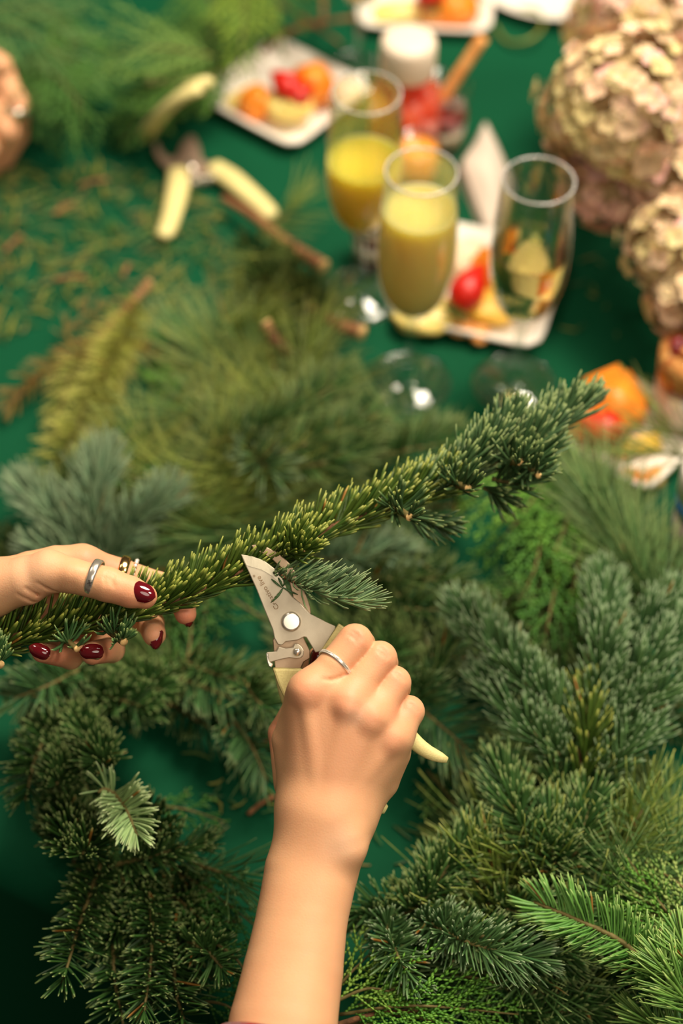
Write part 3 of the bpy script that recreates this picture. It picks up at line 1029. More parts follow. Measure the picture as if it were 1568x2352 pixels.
GC = [C_(70, 110, 50), C_(96, 124, 56), C_(140, 140, 60), C_(60, 96, 50), C_(120, 112, 56)]
clippings('needle_clippings', 'loose green and brown needle clippings strewn over the cloth at upper left',
          [(-20, 380), (250, 380), (500, 460), (520, 620), (380, 760), (200, 700), (-20, 780)], 520, .024, GC, 3)
clippings('needle_clippings', 'loose needles on the bare cloth inside the wreath',
          [(340, 1680), (620, 1760), (650, 1980), (560, 2020), (460, 1950), (380, 1800)], 26, .019, GC, 4)
clippings('needle_clippings', 'few loose needles on the cloth right of the wrist', [(830, 1860), (1010, 1860), (960, 2040), (830, 2040)], 9, .015, GC, 5)
clippings('needle_clippings', 'few dry bits on the cloth between the right glass and the flowers', [(1300, 500), (1420, 560), (1440, 800), (1300, 800)], 9, .018, GC[1:], 6)
g = random.Random(12)
for i, (x, y, a, l, lab) in enumerate((
        (215, 420, 20, 26, 'small tan clipped twig lying on the cloth below the far hand'),
        (30, 560, 60, 24, 'short tan clipped twig near the left edge of the cloth'),
        (290, 620, 75, 16, 'short orange-brown clipped twig among the needles'),
        (600, 1850, 40, 22, 'small reddish brown twig lying beside the wrist on the cloth'),
        (145, 480, 45, 20, 'pale clipped twig in the scattered needles below the cedar'),
        (160, 640, 10, 26, 'pale brown clipped twig above the yellowing branch'))):
    c = T(x, y, .0026)
    d = np.array([math.cos(math.radians(a)), math.sin(math.radians(a)), 0]) * l / 2000
    X = spline([c - d, c + np.array([0, .0012, .001]), c + d], 8)
    o = tubeobj('twig_clipping', X, .0016, M_BARKLIGHT, None, 8)
    tag(o, lab, 'twig')

# ------------------------------------------------------------------ smooth bodies: distance field -> one continuous mesh
def M3(px, py, d):
    """picture point at depth d -> camera-space millimetres"""
    return np.array([(px - 784) / FPX * d, -(py - 1176) / FPX * d, -d]) * 1000.0


def seg(a, b):
    """round cone between (px,py,depth,radius px) a and b"""
    return (M3(*a[:3]), M3(*b[:3]), a[3] / FPX * a[2] * 1000, b[3] / FPX * b[2] * 1000)


def f_seg(P, s):
    a, b, ra, rb = s
    ab = b - a
    t = np.clip(((P - a) @ ab) / max(ab @ ab, 1e-6), 0, 1)
    return np.linalg.norm(P - a - t[..., None] * ab, axis=-1) - (ra + (rb - ra) * t)


def smin(a, b, k):
    h = np.clip(.5 + .5 * (b - a) / k, 0, 1)
    return b + (a - b) * h - k * h * (1 - h)


def chain(pts):
    return [seg(pts[i], pts[i + 1]) for i in range(len(pts) - 1)]


class Body:
    def __init__(s, body, fingers, kb=9.0, kf=5.0, bumps=(), dents=(), kj=1.6, kff=.9):
        s.body, s.fingers, s.kb, s.kf, s.bumps, s.dents, s.kj, s.kff = body, fingers, kb, kf, bumps, dents, kj, kff

    def __call__(s, P):
        P = P.astype(np.float32)
        b = None
        for ch in s.body:
            v = None
            for q in ch:
                w = f_seg(P, q)
                v = w if v is None else smin(v, w, .8)
            b = v if b is None else smin(b, v, s.kb)
        for q, k in s.bumps:
            b = smin(b, f_seg(P, q), k)
        tot = b
        acc = None
        for f in s.fingers:
            v = None
            for q in f:
                w = f_seg(P, q)
                v = w if v is None else smin(v, w, s.kj)
            v = smin(b, v, s.kf)
            acc = v if acc is None else smin(acc, v, s.kff)
        tot = acc if acc is not None else b
        for q, k in s.dents:
            v = -f_seg(P, q)
            h = np.clip(.5 - .5 * (tot - v) / k, 0, 1)
            tot = tot + (v - tot) * h + k * h * (1 - h)
        return tot


def surface(f, lo, hi, h):
    """naive surface nets, then the points are pulled onto the surface"""
    n = [int(math.ceil((hi[i] - lo[i]) / h)) + 1 for i in range(3)]
    ax = [lo[i] + h * np.arange(n[i]) for i in range(3)]
    # coarse pass, then only the blocks near the surface
    F = np.full(n, 50.0, np.float32)
    B = 8
    nb = [int(math.ceil(k / B)) for k in n]
    gx, gy, gz = np.meshgrid(*[np.minimum(np.arange(nb[i]) * B + B / 2, n[i] - 1) for i in range(3)], indexing='ij')
    Pc = np.stack([lo[0] + gx * h, lo[1] + gy * h, lo[2] + gz * h], -1)
    Fc = f(Pc)
    lim = B * h * .9 + 6
    near = np.abs(Fc) < lim
    for i, j, k in np.argwhere(~near):
        F[i * B:(i + 1) * B, j * B:(j + 1) * B, k * B:(k + 1) * B] = Fc[i, j, k]
    idx = np.argwhere(near)
    loc = np.stack(np.meshgrid(np.arange(B), np.arange(B), np.arange(B), indexing='ij'), -1).reshape(1, -1, 3)
    for c0 in range(0, len(idx), 600):
        q = (idx[c0:c0 + 600, None, :] * B + loc).reshape(-1, 3)
        q = q[(q[:, 0] < n[0]) & (q[:, 1] < n[1]) & (q[:, 2] < n[2])]
        F[q[:, 0], q[:, 1], q[:, 2]] = f(np.asarray(lo) + q * h)
    ins = F < 0
    corners = [(a, b, c) for a in (0, 1) for b in (0, 1) for c in (0, 1)]
    sl = lambda A, c: A[c[0]:n[0] - 1 + c[0], c[1]:n[1] - 1 + c[1], c[2]:n[2] - 1 + c[2]]
    cnt = sum(sl(ins, c).astype(np.int8) for c in corners)
    act = (cnt > 0) & (cnt < 8)
    ids = -np.ones(act.shape, np.int32)
    cells = np.argwhere(act)
    ids[act] = np.arange(len(cells))
    pos = np.zeros((len(cells), 3))
    w = np.zeros(len(cells))
    for c in corners:
        for a in range(3):
            if c[a] == 0:
                c2 = list(c)
                c2[a] = 1
                f0 = F[cells[:, 0] + c[0], cells[:, 1] + c[1], cells[:, 2] + c[2]]
                f1 = F[cells[:, 0] + c2[0], cells[:, 1] + c2[1], cells[:, 2] + c2[2]]
                x = (f0 < 0) != (f1 < 0)
                t = np.where(x, f0 / np.where(x, f0 - f1, 1), 0)
                p = np.tile(np.array(c, float), (len(cells), 1))
                p[:, a] = t
                pos += np.where(x[:, None], p, 0)
                w += x
    V = np.asarray(lo) + (cells + pos / w[:, None]) * h
    quads = []
    for a in range(3):
        b, c = (a + 1) % 3, (a + 2) % 3
        s0 = [slice(1, n[k] - 1) for k in range(3)]
        s0[a] = slice(0, n[a] - 1)
        s1 = list(s0)
        s1[a] = slice(1, n[a])
        A, Bq = ins[tuple(s0)], ins[tuple(s1)]
        e = np.argwhere(A != Bq)
        fl = A[tuple(e.T)]
        e = e + np.array([1 if k != a else 0 for k in range(3)])
        def cid(db, dc):
            q = e.copy()
            q[:, b] -= db
            q[:, c] -= dc
            return ids[q[:, 0], q[:, 1], q[:, 2]]
        q = np.stack([cid(0, 0), cid(1, 0), cid(1, 1), cid(0, 1)], 1)
        q[~fl] = q[~fl][:, ::-1]
        quads.append(q)
    Q = np.vstack(quads)
    Q = Q[(Q >= 0).all(1)]
    for _ in range(2):
        e = .25
        G = np.stack([f(V + np.eye(3)[k] * e) - f(V - np.eye(3)[k] * e) for k in range(3)], -1) / (2 * e)
        g2 = (G ** 2).sum(-1)
        V = V - G * (f(V) / np.maximum(g2, .2))[:, None] * .9
    return V, Q


def relax(V, Q, it=2, lam=.35):
    for _ in range(it):
        acc = np.zeros_like(V)
        c = np.zeros(len(V))
        for a in range(4):
            b = (a + 1) % 4
            np.add.at(acc, Q[:, a], V[Q[:, b]])
            np.add.at(acc, Q[:, b], V[Q[:, a]])
            np.add.at(c, Q[:, a], 1)
            np.add.at(c, Q[:, b], 1)
        V = V + lam * (acc / c[:, None] - V)
    return V


SK = C_(226, 174, 130)


def skin(name, body, lo, hi, h, parent, red=(), pale=(), cut=None):
    V, Q = surface(body, lo, hi, h)
    V = relax(V, Q)
    c = np.tile(SK, (len(V), 1))
    for (x, y, d, r), s in red:
        p = M3(x, y, d)
        w = np.exp(-((V - p) ** 2).sum(1) / (r * r))[:, None] * s
        c = c * (1 - w) + C_(226, 134, 106) * w
    for (x, y, d, r), s in pale:
        p = M3(x, y, d)
        w = np.exp(-((V - p) ** 2).sum(1) / (r * r))[:, None] * s
        c = c * (1 - w) + C_(250, 214, 180) * w
    W_ = Cn + (V / 1000.0) @ Rn.T
    return mk(name, W_, Q, None, M_SKIN, parent, c)


def bounds(body, pad=4):
    S = [q for ch in body.body for q in ch] + [q for f in body.fingers for q in f] + [q for q, k in body.bumps]
    lo = np.min([np.minimum(s[0], s[1]) - max(s[2], s[3]) for s in S], 0) - pad
    hi = np.max([np.maximum(s[0], s[1]) + max(s[2], s[3]) for s in S], 0) + pad
    return lo, hi


def nail(parent, px, py, d, direc, normal, Lmm, Wmm, m=None, curve=.55, tip=.75, label='glossy dark red nail'):
    """almond nail: a thin domed shell; direc in picture axes (x right, y down), normal in camera axes"""
    c = D(px, py, d)
    N = cdir(normal)
    A = cdir((direc[0], -direc[1], direc[2] if len(direc) > 2 else 0))
    A = unit(A - N * (A @ N))
    S = np.cross(N, A)
    nu, nv = 15, 11
    L, Wd = Lmm / 1000, Wmm / 1000
    top, bot = [], []
    for i in range(nu):
        u = i / (nu - 1)
        prof = (1 - abs(2 * u - 1) ** 3.2) ** .5 if u < .5 else (1 - ((u - .5) * 2) ** 2.3) ** tip
        prof = max(prof, .0)
        for j in range(nv):
            v = -1 + 2 * j / (nv - 1)
            x = v * prof * Wd / 2
            z = -curve * Wd * (x / Wd * 2) ** 2 * .5 - L * .10 * (2 * u - 1) ** 2
            e = max(abs(v), abs(2 * u - 1)) ** 6
            p = c + A * (u - .5) * L + S * x + N * (z + .0007 * (1 - e))
            top.append(p)
            bot.append(c + A * (u - .5) * L + S * x + N * (z - .0016))
    V = np.array(top + bot)
    n = nu * nv
    Q = []
    for i in range(nu - 1):
        for j in range(nv - 1):
            a = i * nv + j
            Q.append([a, a + nv, a + nv + 1, a + 1])
            Q.append([n + a, n + a + 1, n + a + nv + 1, n + a + nv])
    o = mk('nail', V, np.array(Q), None, m or M_NAIL, parent)
    if label:
        o['label'] = label
    return o


def band(name, parent, px, py, d, axis, rmm, wmm, tmm, m, flat=1.0, label=None, seg_=48, dome=.35):
    """finger ring about `axis` (camera axes)"""
    c = D(px, py, d)
    r, w, t = rmm / 1000, wmm / 1000, tmm / 1000
    prof = [(r, -w / 2), (r + t * (1 - dome), -w / 2), (r + t, -w / 4), (r + t, w / 4), (r + t * (1 - dome), w / 2), (r, w / 2)]
    o = lathe(name, prof, m, parent, tuple(c), seg_, axis=tuple(cdir(axis)), closed=True)
    if label: o['label'] = label
    return o


# ------------------------------------------------------------------ the person cutting: right arm and left hand
person = thing('person', tuple(D(560, 2560, 1.0)), 'person with dark red nails and rings, cutting the held fir branch with the cream pruners', 'person')

metas = [[(704, 1850, 1.080, 44), (712, 1588, 1.072, 44)],
         [(734, 1850, 1.077, 52), (796, 1606, 1.070, 43)],
         [(768, 1850, 1.078, 56), (852, 1646, 1.072, 41)],
         [(796, 1852, 1.082, 44), (904, 1694, 1.078, 39)]]
rb = [[seg(*m)] for m in metas]
rb.append(chain([(684, 1836, 1.092, 36), (668, 1700, 1.092, 42), (694, 1604, 1.084, 32)]))             # first web
rb.append(chain([(800, 1870, 1.092, 44), (868, 1790, 1.096, 47), (898, 1730, 1.092, 40)]))             # heel of the hand
rb.append(chain([(722, 1885, 1.080, 76), (688, 2000, 1.076, 78), (672, 2110, 1.068, 80), (650, 2230, 1.058, 88), (625, 2352, 1.046, 96), (580, 2600, 1.02, 104)]))
rb.append(chain([(770, 1885, 1.080, 77), (742, 2000, 1.076, 78), (714, 2110, 1.068, 80), (696, 2230, 1.058, 88), (674, 2352, 1.046, 98), (640, 2600, 1.02, 106)]))
rf = [
    [seg((712, 1588, 1.071, 44), (768, 1530, 1.073, 40)), seg((768, 1530, 1.073, 40), (815, 1474, 1.076, 41)), seg((815, 1474, 1.077, 40), (827, 1480, 1.100, 34)), seg((827, 1480, 1.100, 34), (775, 1540, 1.122, 29))],
    [seg((798, 1604, 1.070, 41), (872, 1512, 1.077, 39)), seg((872, 1512, 1.078, 39), (880, 1522, 1.102, 33)), seg((880, 1522, 1.102, 33), (826, 1590, 1.124, 29))],
    [seg((856, 1644, 1.072, 40), (905, 1568, 1.079, 38)), seg((905, 1568, 1.080, 38), (910, 1580, 1.103, 32)), seg((910, 1580, 1.103, 32), (866, 1640, 1.124, 28))],
    [seg((905, 1692, 1.077, 39), (938, 1634, 1.083, 36)), seg((938, 1634, 1.084, 36), (934, 1652, 1.104, 30)), seg((934, 1652, 1.104, 30), (898, 1700, 1.122, 26))],
    [seg((668, 1800, 1.104, 40), (650, 1684, 1.116, 34)), seg((650, 1684, 1.116, 34), (700, 1590, 1.124, 31)), seg((700, 1590, 1.124, 31), (730, 1510, 1.120, 25))],
]
rbumps = [(seg((806, 1950, 1.066, 22), (800, 1930, 1.066, 20)), 12),
          (seg((700, 1588, 1.063, 16), (706, 1580, 1.063, 16)), 8), (seg((797, 1622, 1.060, 15), (800, 1612, 1.061, 15)), 8),
          (seg((852, 1655, 1.063, 14), (856, 1648, 1.063, 14)), 8), (seg((903, 1700, 1.069, 12), (905, 1696, 1.069, 12)), 8)]
for (a, b) in (((735, 1830, 1.0655, 3.5), (702, 1610, 1.0625, 4)), ((748, 1830, 1.064, 3.5), (794, 1640, 1.060, 4)),
               ((775, 1830, 1.066, 3), (848, 1670, 1.0625, 4)), ((792, 1830, 1.069, 3), (896, 1715, 1.068, 4))):
    a, b = (a[0], a[1], a[2] + .0007, a[3]), (b[0], b[1], b[2] + .0007, b[3])
    rbumps.append((seg(a, b), 6))
right = Body(rb, rf, kb=15, kf=7, bumps=rbumps)


def surf_depth(body, px, py, d0=1.0, d1=1.2):
    """depth at which the sight line through a picture point first meets the body"""
    ds = np.linspace(d0, d1, 260)
    P = np.array([M3(px, py, d) for d in ds])
    F = body(P)
    i = int(np.argmax(F < 0))
    return ds[i] if F[i] < 0 else None


def creases(body, lines, r=1.3, k=2.0):
    out = []
    for L in lines:
        q = [(x, y, surf_depth(body, x, y)) for x, y in L]
        for p0_, p1_ in zip(q, q[1:]):
            if p0_[2] and p1_[2]:
                out.append((seg((p0_[0], p0_[1], p0_[2] - .00052, r), (p1_[0], p1_[1], p1_[2] - .00052, r)), k))
    return out


right.dents = creases(right, [
    [(806, 1448), (818, 1456), (828, 1468)], [(800, 1456), (812, 1464), (822, 1476)],
    [(872, 1486), (884, 1494), (894, 1506)], [(868, 1494), (878, 1502), (888, 1512)],
    [(908, 1546), (918, 1552), (926, 1562)], [(942, 1616), (952, 1622), (958, 1632)],
    [(742, 1560), (760, 1562), (782, 1556), (800, 1546)]])
lo, hi = bounds(right)
red = [((706, 1585, 1.062, 9), .45), ((798, 1618, 1.058, 9), .4), ((856, 1650, 1.060, 8), .3), ((905, 1700, 1.066, 8), .3),
       ((818, 1456, 1.066, 8), .6), ((880, 1500, 1.066, 8), .5), ((915, 1556, 1.068, 8), .5), ((950, 1622, 1.073, 8), .5),
       ((735, 1512, 1.108, 12), .8), ((640, 1690, 1.11, 12), .6), ((800, 1545, 1.072, 7), .5), ((850, 1598, 1.07, 6), .5), ((900, 1645, 1.072, 6), .5),
       ((760, 1730, 1.06, 26), .12)]
pale = [((792, 1945, 1.05, 11), .5), ((815, 1645, 1.058, 6), .5)]  # highlights on wrist bone and knuckle, painted into the skin tint
rarm = skin('arm', right, lo, hi, .95, person, red, pale)
rarm['label'] = 'right forearm and hand squeezing the pruners'
nail(rarm, 716, 1514, 1.113, (.35, -1), (-.75, .1, .65), 13, 9.5)
ax_i = (103, 114, -6.0)
rr = band('ring', person, 770, 1526, 1.0735, (105, 113, -60), 9.9, 2.3, .9, M_SILVER, label='thin ring set with tiny clear stones on right index finger', dome=.2)
# pave stones round the band
axw = cdir((105, 113, -60))
c0 = D(770, 1526, 1.0735)
sx = unit(np.cross(axw, [0, 0, 1.0]))
sy = np.cross(axw, sx)
oc = np.array([[1, 0, 0], [-1, 0, 0], [0, 1, 0], [0, -1, 0], [0, 0, 1], [0, 0, -1.0]])
otr = np.array([[0, 2, 4], [2, 1, 4], [1, 3, 4], [3, 0, 4], [2, 0, 5], [1, 2, 5], [3, 1, 5], [0, 3, 5]])
VV, TT = [], []
for k in range(76):
    for row_ in (-1, 1):
        a = 2 * math.pi * (k + .25 * row_) / 76
        p = c0 + (sx * math.cos(a) + sy * math.sin(a)) * .01085 + axw * .00055 * row_
        TT.append(otr + len(VV) * 6)
        VV.append(p + oc * .00044)
tag(mk('gemstones', np.vstack(VV), None, np.vstack(TT), M_GEM, rr, smooth=False), kind='stuff')

# ---- left hand
lb = [chain([(-300, 1420, 1.12, 100), (-140, 1372, 1.112, 84), (-30, 1352, 1.106, 66)])]
lb.append(chain([(-30, 1352, 1.100, 53), (60, 1333, 1.094, 55), (112, 1312, 1.090, 45)]))               # ball of the thumb
lb.append(chain([(-20, 1345, 1.118, 48), (70, 1318, 1.120, 50), (130, 1301, 1.122, 46), (188, 1297, 1.124, 44)]))
lb.append(chain([(-20, 1370, 1.135, 46), (60, 1350, 1.142, 44), (165, 1335, 1.142, 40)]))
lb.append(chain([(-20, 1395, 1.145, 46), (60, 1395, 1.155, 42), (135, 1390, 1.152, 38)]))
lb.append(chain([(-30, 1410, 1.150, 46), (40, 1430, 1.160, 40), (105, 1430, 1.158, 34)]))
lf = [
    [seg((112, 1312, 1.089, 45), (165, 1322, 1.086, 40)), seg((165, 1322, 1.086, 40), (246, 1342, 1.083, 40)), seg((246, 1342, 1.083, 40), (300, 1360, 1.083, 36)), seg((300, 1360, 1.083, 36), (332, 1370, 1.084, 29))],
    [seg((190, 1299, 1.124, 44), (278, 1320, 1.130, 37)), seg((278, 1320, 1.130, 37), (362, 1346, 1.140, 33)), seg((362, 1346, 1.140, 33), (420, 1386, 1.137, 29)), seg((420, 1386, 1.137, 29), (426, 1410, 1.116, 25))],
    [seg((165, 1335, 1.142, 38), (296, 1396, 1.160, 34)), seg((296, 1396, 1.160, 34), (346, 1432, 1.146, 31)), seg((346, 1432, 1.146, 31), (354, 1458, 1.116, 27))],
    [seg((135, 1390, 1.152, 36), (232, 1456, 1.164, 32)), seg((232, 1456, 1.164, 32), (256, 1492, 1.130, 30)), seg((256, 1492, 1.130, 30), (212, 1500, 1.098, 27))],
    [seg((105, 1430, 1.158, 34), (180, 1492, 1.160, 28)), seg((180, 1492, 1.160, 28), (162, 1510, 1.124, 27)), seg((162, 1510, 1.124, 27), (96, 1499, 1.098, 23))],
]
left = Body(lb, lf, kb=11, kf=6, bumps=[(seg((165, 1318, 1.079, 14), (172, 1318, 1.079, 14)), 8)])
left.dents = creases(left, [
    [(246, 1312), (240, 1326), (242, 1340)], [(254, 1314), (250, 1328), (254, 1342)], [(262, 1320), (258, 1332), (262, 1346)],
    [(86, 1340), (108, 1352), (130, 1360)], [(60, 1352), (84, 1366), (108, 1374)], [(40, 1366), (62, 1378), (80, 1384)]], 1.2, 2.0)
lo, hi = bounds(left)
red = [((215, 1290, 1.11, 14), .6), ((255, 1300, 1.12, 12), .5), ((330, 1390, 1.078, 11), .5), ((280, 1392, 1.08, 10), .4), ((240, 1512, 1.10, 14), .7),
       ((140, 1525, 1.10, 14), .8), ((70, 1515, 1.10, 10), .6), ((360, 1470, 1.10, 12), .5), ((425, 1425, 1.11, 12), .8), ((100, 1385, 1.09, 10), .3), ((380, 1345, 1.12, 12), .6)]
larm = skin('arm', left, lo, hi, .85, person, red, [((60, 1300, 1.08, 16), .3)])
larm['label'] = 'left hand gripping the fir branch'
nail(larm, 325, 1358, 1.0750, (1, .36), (.10, .22, 1), 16.5, 11.2, curve=.5)
nail(larm, 209, 1499, 1.0905, (-1, -.02), (.0, -.06, 1), 13.8, 9.0, curve=.55)
nail(larm, 88, 1495, 1.0915, (-1, -.42), (-.1, .1, 1), 13.0, 8.2, curve=.55)
nail(larm, 367, 1471, 1.1115, (-.35, 1), (.75, -.25, .75), 12, 8.4, curve=.7)
nail(larm, 441, 1418, 1.1145, (.1, 1), (.88, -.1, .42), 12, 8, curve=.7)
tr_ = band('ring', person, 216, 1328, 1.0845, (92, -30, 8), 9.9, 4.6, 1.1, M_SILVER, label='wide silver ring with an engraved cross on left thumb')
M_ETCHDARK = mat('engraved_dark', srgb(40, 34, 28), rough=.7)
# engraved cross
for (x, y, w, h_, a) in ((207, 1339, 11, 2.2, -.2), (206, 1338, 2.2, 15, -.2)):
    prism('engraving', [(206 + (dx * w * math.cos(a) - dy * h_ * math.sin(a)) / 2, 1339 + (dx * w * math.sin(a) + dy * h_ * math.cos(a)) / 2)
                        for dx, dy in ((-1, -1), (1, -1), (1, 1), (-1, 1))], 1.0731, 1.0745, M_ETCHDARK, tr_, 0)
gr_ = band('ring', person, 279, 1319, 1.130, (86, -28, -8), 9.6, 5.6, 1.6, M_GOLD, label='wide gold ring on left index finger')
gr2 = band('ring', person, 302, 1327, 1.1325, (86, -28, -8), 9.2, 2.2, 1.1, M_GOLD, label='narrow beaded gold ring beside the wide one')
axw = cdir((86, -28, -8))
c0 = D(302, 1327, 1.1325)
sx = unit(np.cross(axw, [0, 0, 1.0]))
sy = np.cross(axw, sx)
VV, QQ = [], []
for k in range(22):
    a = 2 * math.pi * k / 22
    bmx = bmesh.new()
    bmesh.ops.create_icosphere(bmx, subdivisions=1, radius=.0014)
    p = c0 + (sx * math.cos(a) + sy * math.sin(a)) * .0104
    o_ = len(VV) and sum(len(v) for v in VV)
    VV.append(np.array([v.co for v in bmx.verts]) + p)
    QQ.append(np.array([[v.index for v in f.verts] for f in bmx.faces]) + o_)
    bmx.free()
mk('beads', np.vstack(VV), None, np.vstack(QQ), M_GEM, gr2)

# ---- sleeve that begins at the very bottom edge of the photo
M_SLEEVE = mat('sleeve_knit', srgb(150, 44, 36), rough=.9, noise=(60, srgb(120, 112, 110), 1.0), bump=(900, .5, .001))
sx0 = [D(640, 2388, 1.042), D(634, 2416, 1.039), D(624, 2480, 1.032), D(600, 2640, 1.016), D(560, 2900, .99)]
sl = tubeobj('sleeve', spline(sx0, 16), np.linspace(.0325, .040, 16), M_SLEEVE, person, sides=40, flat=.92, up=cdir((0, 0, 1)))
sl['label'] = 'red and grey sleeve'

# ------------------------------------------------------------------ the branch held in the left hand
held = thing('fir_branch', tuple(D(330, 1400, 1.108)), 'long olive-green fir branch held up diagonally by the left hand, being trimmed', 'branch')
HP = [(-160, 1530, 1.112), (-60, 1498, 1.110), (60, 1462, 1.108), (200, 1432, 1.107), (330, 1400, 1.108), (430, 1365, 1.110), (550, 1315, 1.112), (640, 1275, 1.118),
      (760, 1215, 1.13), (900, 1160, 1.148), (1040, 1105, 1.165), (1150, 1056, 1.178), (1240, 1000, 1.19), (1310, 955, 1.20), (1352, 930, 1.205)]
HX = spline(np.array([D(*p) for p in HP]), 70)
CU = cdir((-.15, .55, 1.0))
hs = twig(held, 'olive', None, X=HX[:54], rad=.0045, up=CU, sweep=cdir((.16, 1, .1)) * .72, name='stem', dmul=1.5, bark=M_BARK, start=.0)
KIND['tipgrn'] = dict(KIND['olive'], a=C_(44, 76, 40), b=C_(78, 108, 66), tip=C_(140, 155, 90), L=.024)
twig(held, 'tipgrn', None, X=HX[46:], rad=.0026, up=CU, sweep=cdir((.25, 1, .1)) * .9, name='twig', dmul=1.25, Lmul=1.05)
KIND['leftblue'] = dict(KIND['noble'], a=C_(56, 96, 52), b=C_(92, 132, 78), L=.017)


def dtwig(kind, pts, **kw):
    X = spline(np.array([D(*p) for p in pts]), 18)
    return twig(held, kind, None, X=X, up=kw.pop('up', CU), **kw)


# stub twigs with pale cut ends
def stub(p0, p1, rad=.0022, n=0, kind='leftblue'):
    X = spline(np.array([D(*p0), D(*p1)]), 8)
    st = tubeobj('twig', X, rad, M_GREENSTEM, held, sides=10)
    d0 = unit(X[-1] - X[0])
    tubeobj('cut_end', np.array([X[-1] - d0 * .0003, X[-1] + d0 * .0007]), rad * 1.03, M_CUT, st, sides=12)
    _seed[0] += 1
    if n:
        V, Q, c = needle_arrays(X, kind, CU, 1, .95, n, _seed[0], cdir((.0, 1, .2)) * .6, 0.0, rad)
        tag(mk('needles', V, Q, None, M_NEEDLE, st, c), kind='stuff')


stub((244, 1442, 1.100), (284, 1474, 1.088), .0024, 1.0)
stub((140, 1462, 1.100), (176, 1490, 1.088), .0018, .6)
stub((-40, 1490, 1.104), (0, 1526, 1.088), .0024, 1.6)
stub((900, 1160, 1.14), (940, 1188, 1.116), .0022, .5, 'tipgrn')
stub((1030, 1105, 1.16), (1075, 1122, 1.134), .0022, .5, 'tipgrn')
stub((1160, 1060, 1.17), (1195, 1062, 1.142), .0022, .5, 'tipgrn')
stub((1190, 1050, 1.175), (1236, 1092, 1.150), .0018, .5, 'tipgrn')
stub((640, 1270, 1.112), (700, 1262, 1.10), .0016, 1.5, 'olive')
SW = cdir((.12, 1, .15)) * .75
for pts in ([(980, 1130, 1.155), (1060, 1075, 1.160), (1140, 1010, 1.165)], [(1080, 1080, 1.165), (1140, 1010, 1.168), (1180, 960, 1.17)],
            [(1130, 1070, 1.170), (1200, 1030, 1.172), (1270, 985, 1.178)], [(1180, 1070, 1.175), (1230, 1050, 1.178), (1262, 1030, 1.18)],
            [(1130, 1100, 1.175), (1190, 1110, 1.170), (1240, 1095, 1.172)]):
    dtwig('tipgrn', pts, rad=.0016, Lmul=1.0, dmul=.85, sweep=SW)
dtwig('tipgrn', [(1110, 1120, 1.175), (1140, 1135, 1.172), (1170, 1150, 1.175)], rad=.0014, Lmul=.7, dmul=.9, sweep=cdir((.2, -.6, .1)) * .5)
dtwig('tipgrn', [(930, 1180, 1.155), (980, 1195, 1.155), (1030, 1200, 1.160)], rad=.0014, Lmul=.7, dmul=.9, sweep=cdir((.3, -.4, .1)) * .5)
# the side sprig being cut off
KIND['cutsprig'] = dict(mode='flat', L=.0215, hw=.0007, dens=2700, a=C_(76, 106, 68), b=C_(120, 146, 98), tip=C_(150, 165, 112), bend=.5)
CX = [(628, 1312, 1.104), (668, 1334, 1.096), (720, 1356, 1.090), (780, 1374, 1.088), (836, 1384, 1.088)]
dtwig('cutsprig', CX, rad=.0011, up=cdir((.35, .75, .55)), Lmul=1.0, sweep=cdir((.5, .45, .2)) * .30, bark=M_BARK)

# ------------------------------------------------------------------ pruners in the right hand
def pruner_handle(parent, pts, radii, name='handle', flat=.62, n=26, up=None):
    X = spline(np.array(pts), n)
    R = np.interp(np.linspace(0, 1, n), np.linspace(0, 1, len(radii)), radii)
    R[-1] *= .55
    R[-2] *= .88
    return tubeobj(name, X, R, M_HANDLE, parent, sides=20, flat=flat, up=up)


pr = thing('pruning_shears', tuple(D(668, 1428, 1.10)), 'steel and cream-yellow pruning shears in the right hand, open on the branch', 'pruners')
BL = [(552.9, 1273.2), (577, 1277), (607, 1287.5), (632, 1307), (650, 1332), (661, 1357), (672, 1370), (687, 1383), (691, 1386), (700, 1397), (713, 1410), (729, 1418), (750, 1429),
      (770, 1438), (771, 1444), (737.5, 1496), (724, 1499), (714, 1482), (703, 1464), (698, 1463), (684, 1470), (656, 1474), (650, 1480), (646, 1482), (638, 1480),
      (630, 1466), (626, 1446), (607, 1400), (589, 1354), (571, 1314), (559, 1289)]
bld = prism('blade', BL, 1.0985, 1.1010, M_STEEL, pr, .0005)
# ground edge of the blade
BV = [(555, 1275), (577, 1278), (606, 1289), (631, 1309), (648, 1333), (640, 1336), (624, 1322), (600, 1308), (578, 1302), (566, 1298)]
M_EDGE = mat('ground_edge', srgb(214, 206, 180), rough=.35, metal=.7, bump=(300, .15, .0005))
prism('ground_edge', BV, 1.0982, 1.0984, M_EDGE, bld, 0)
CB = [(577, 1252), (592, 1250), (612, 1256), (632, 1266), (652, 1281), (668, 1297), (682, 1320), (696, 1350), (706, 1376), (713, 1396), (714, 1408), (706, 1430), (698, 1464),
      (712, 1496), (712, 1512), (698, 1520), (690, 1536), (631, 1536), (629, 1500), (626, 1470), (640, 1440), (668, 1400), (672, 1370), (664, 1336), (648, 1306), (624, 1284), (600, 1270), (582, 1262)]
M_ANVIL = mat('counter_blade_steel', srgb(190, 166, 138), rough=.42, metal=.85, noise=(90, srgb(160, 136, 110), .6))
prism('counter_blade', CB, 1.1012, 1.1040, M_ANVIL, pr, .0005)
cdz = tuple(cdir((0, 0, 1)))
bolt = lathe('pivot_bolt', [(0, .0034), (.0040, .0034), (.00455, .00338), (.0048, .0033), (.0053, .0026), (.0056, .0018), (.0057, 0), (.0057, -.0006), (0, -.0006)], M_CHROME, pr, tuple(D(668.5, 1427.5, 1.0985)), 40, axis=cdz)
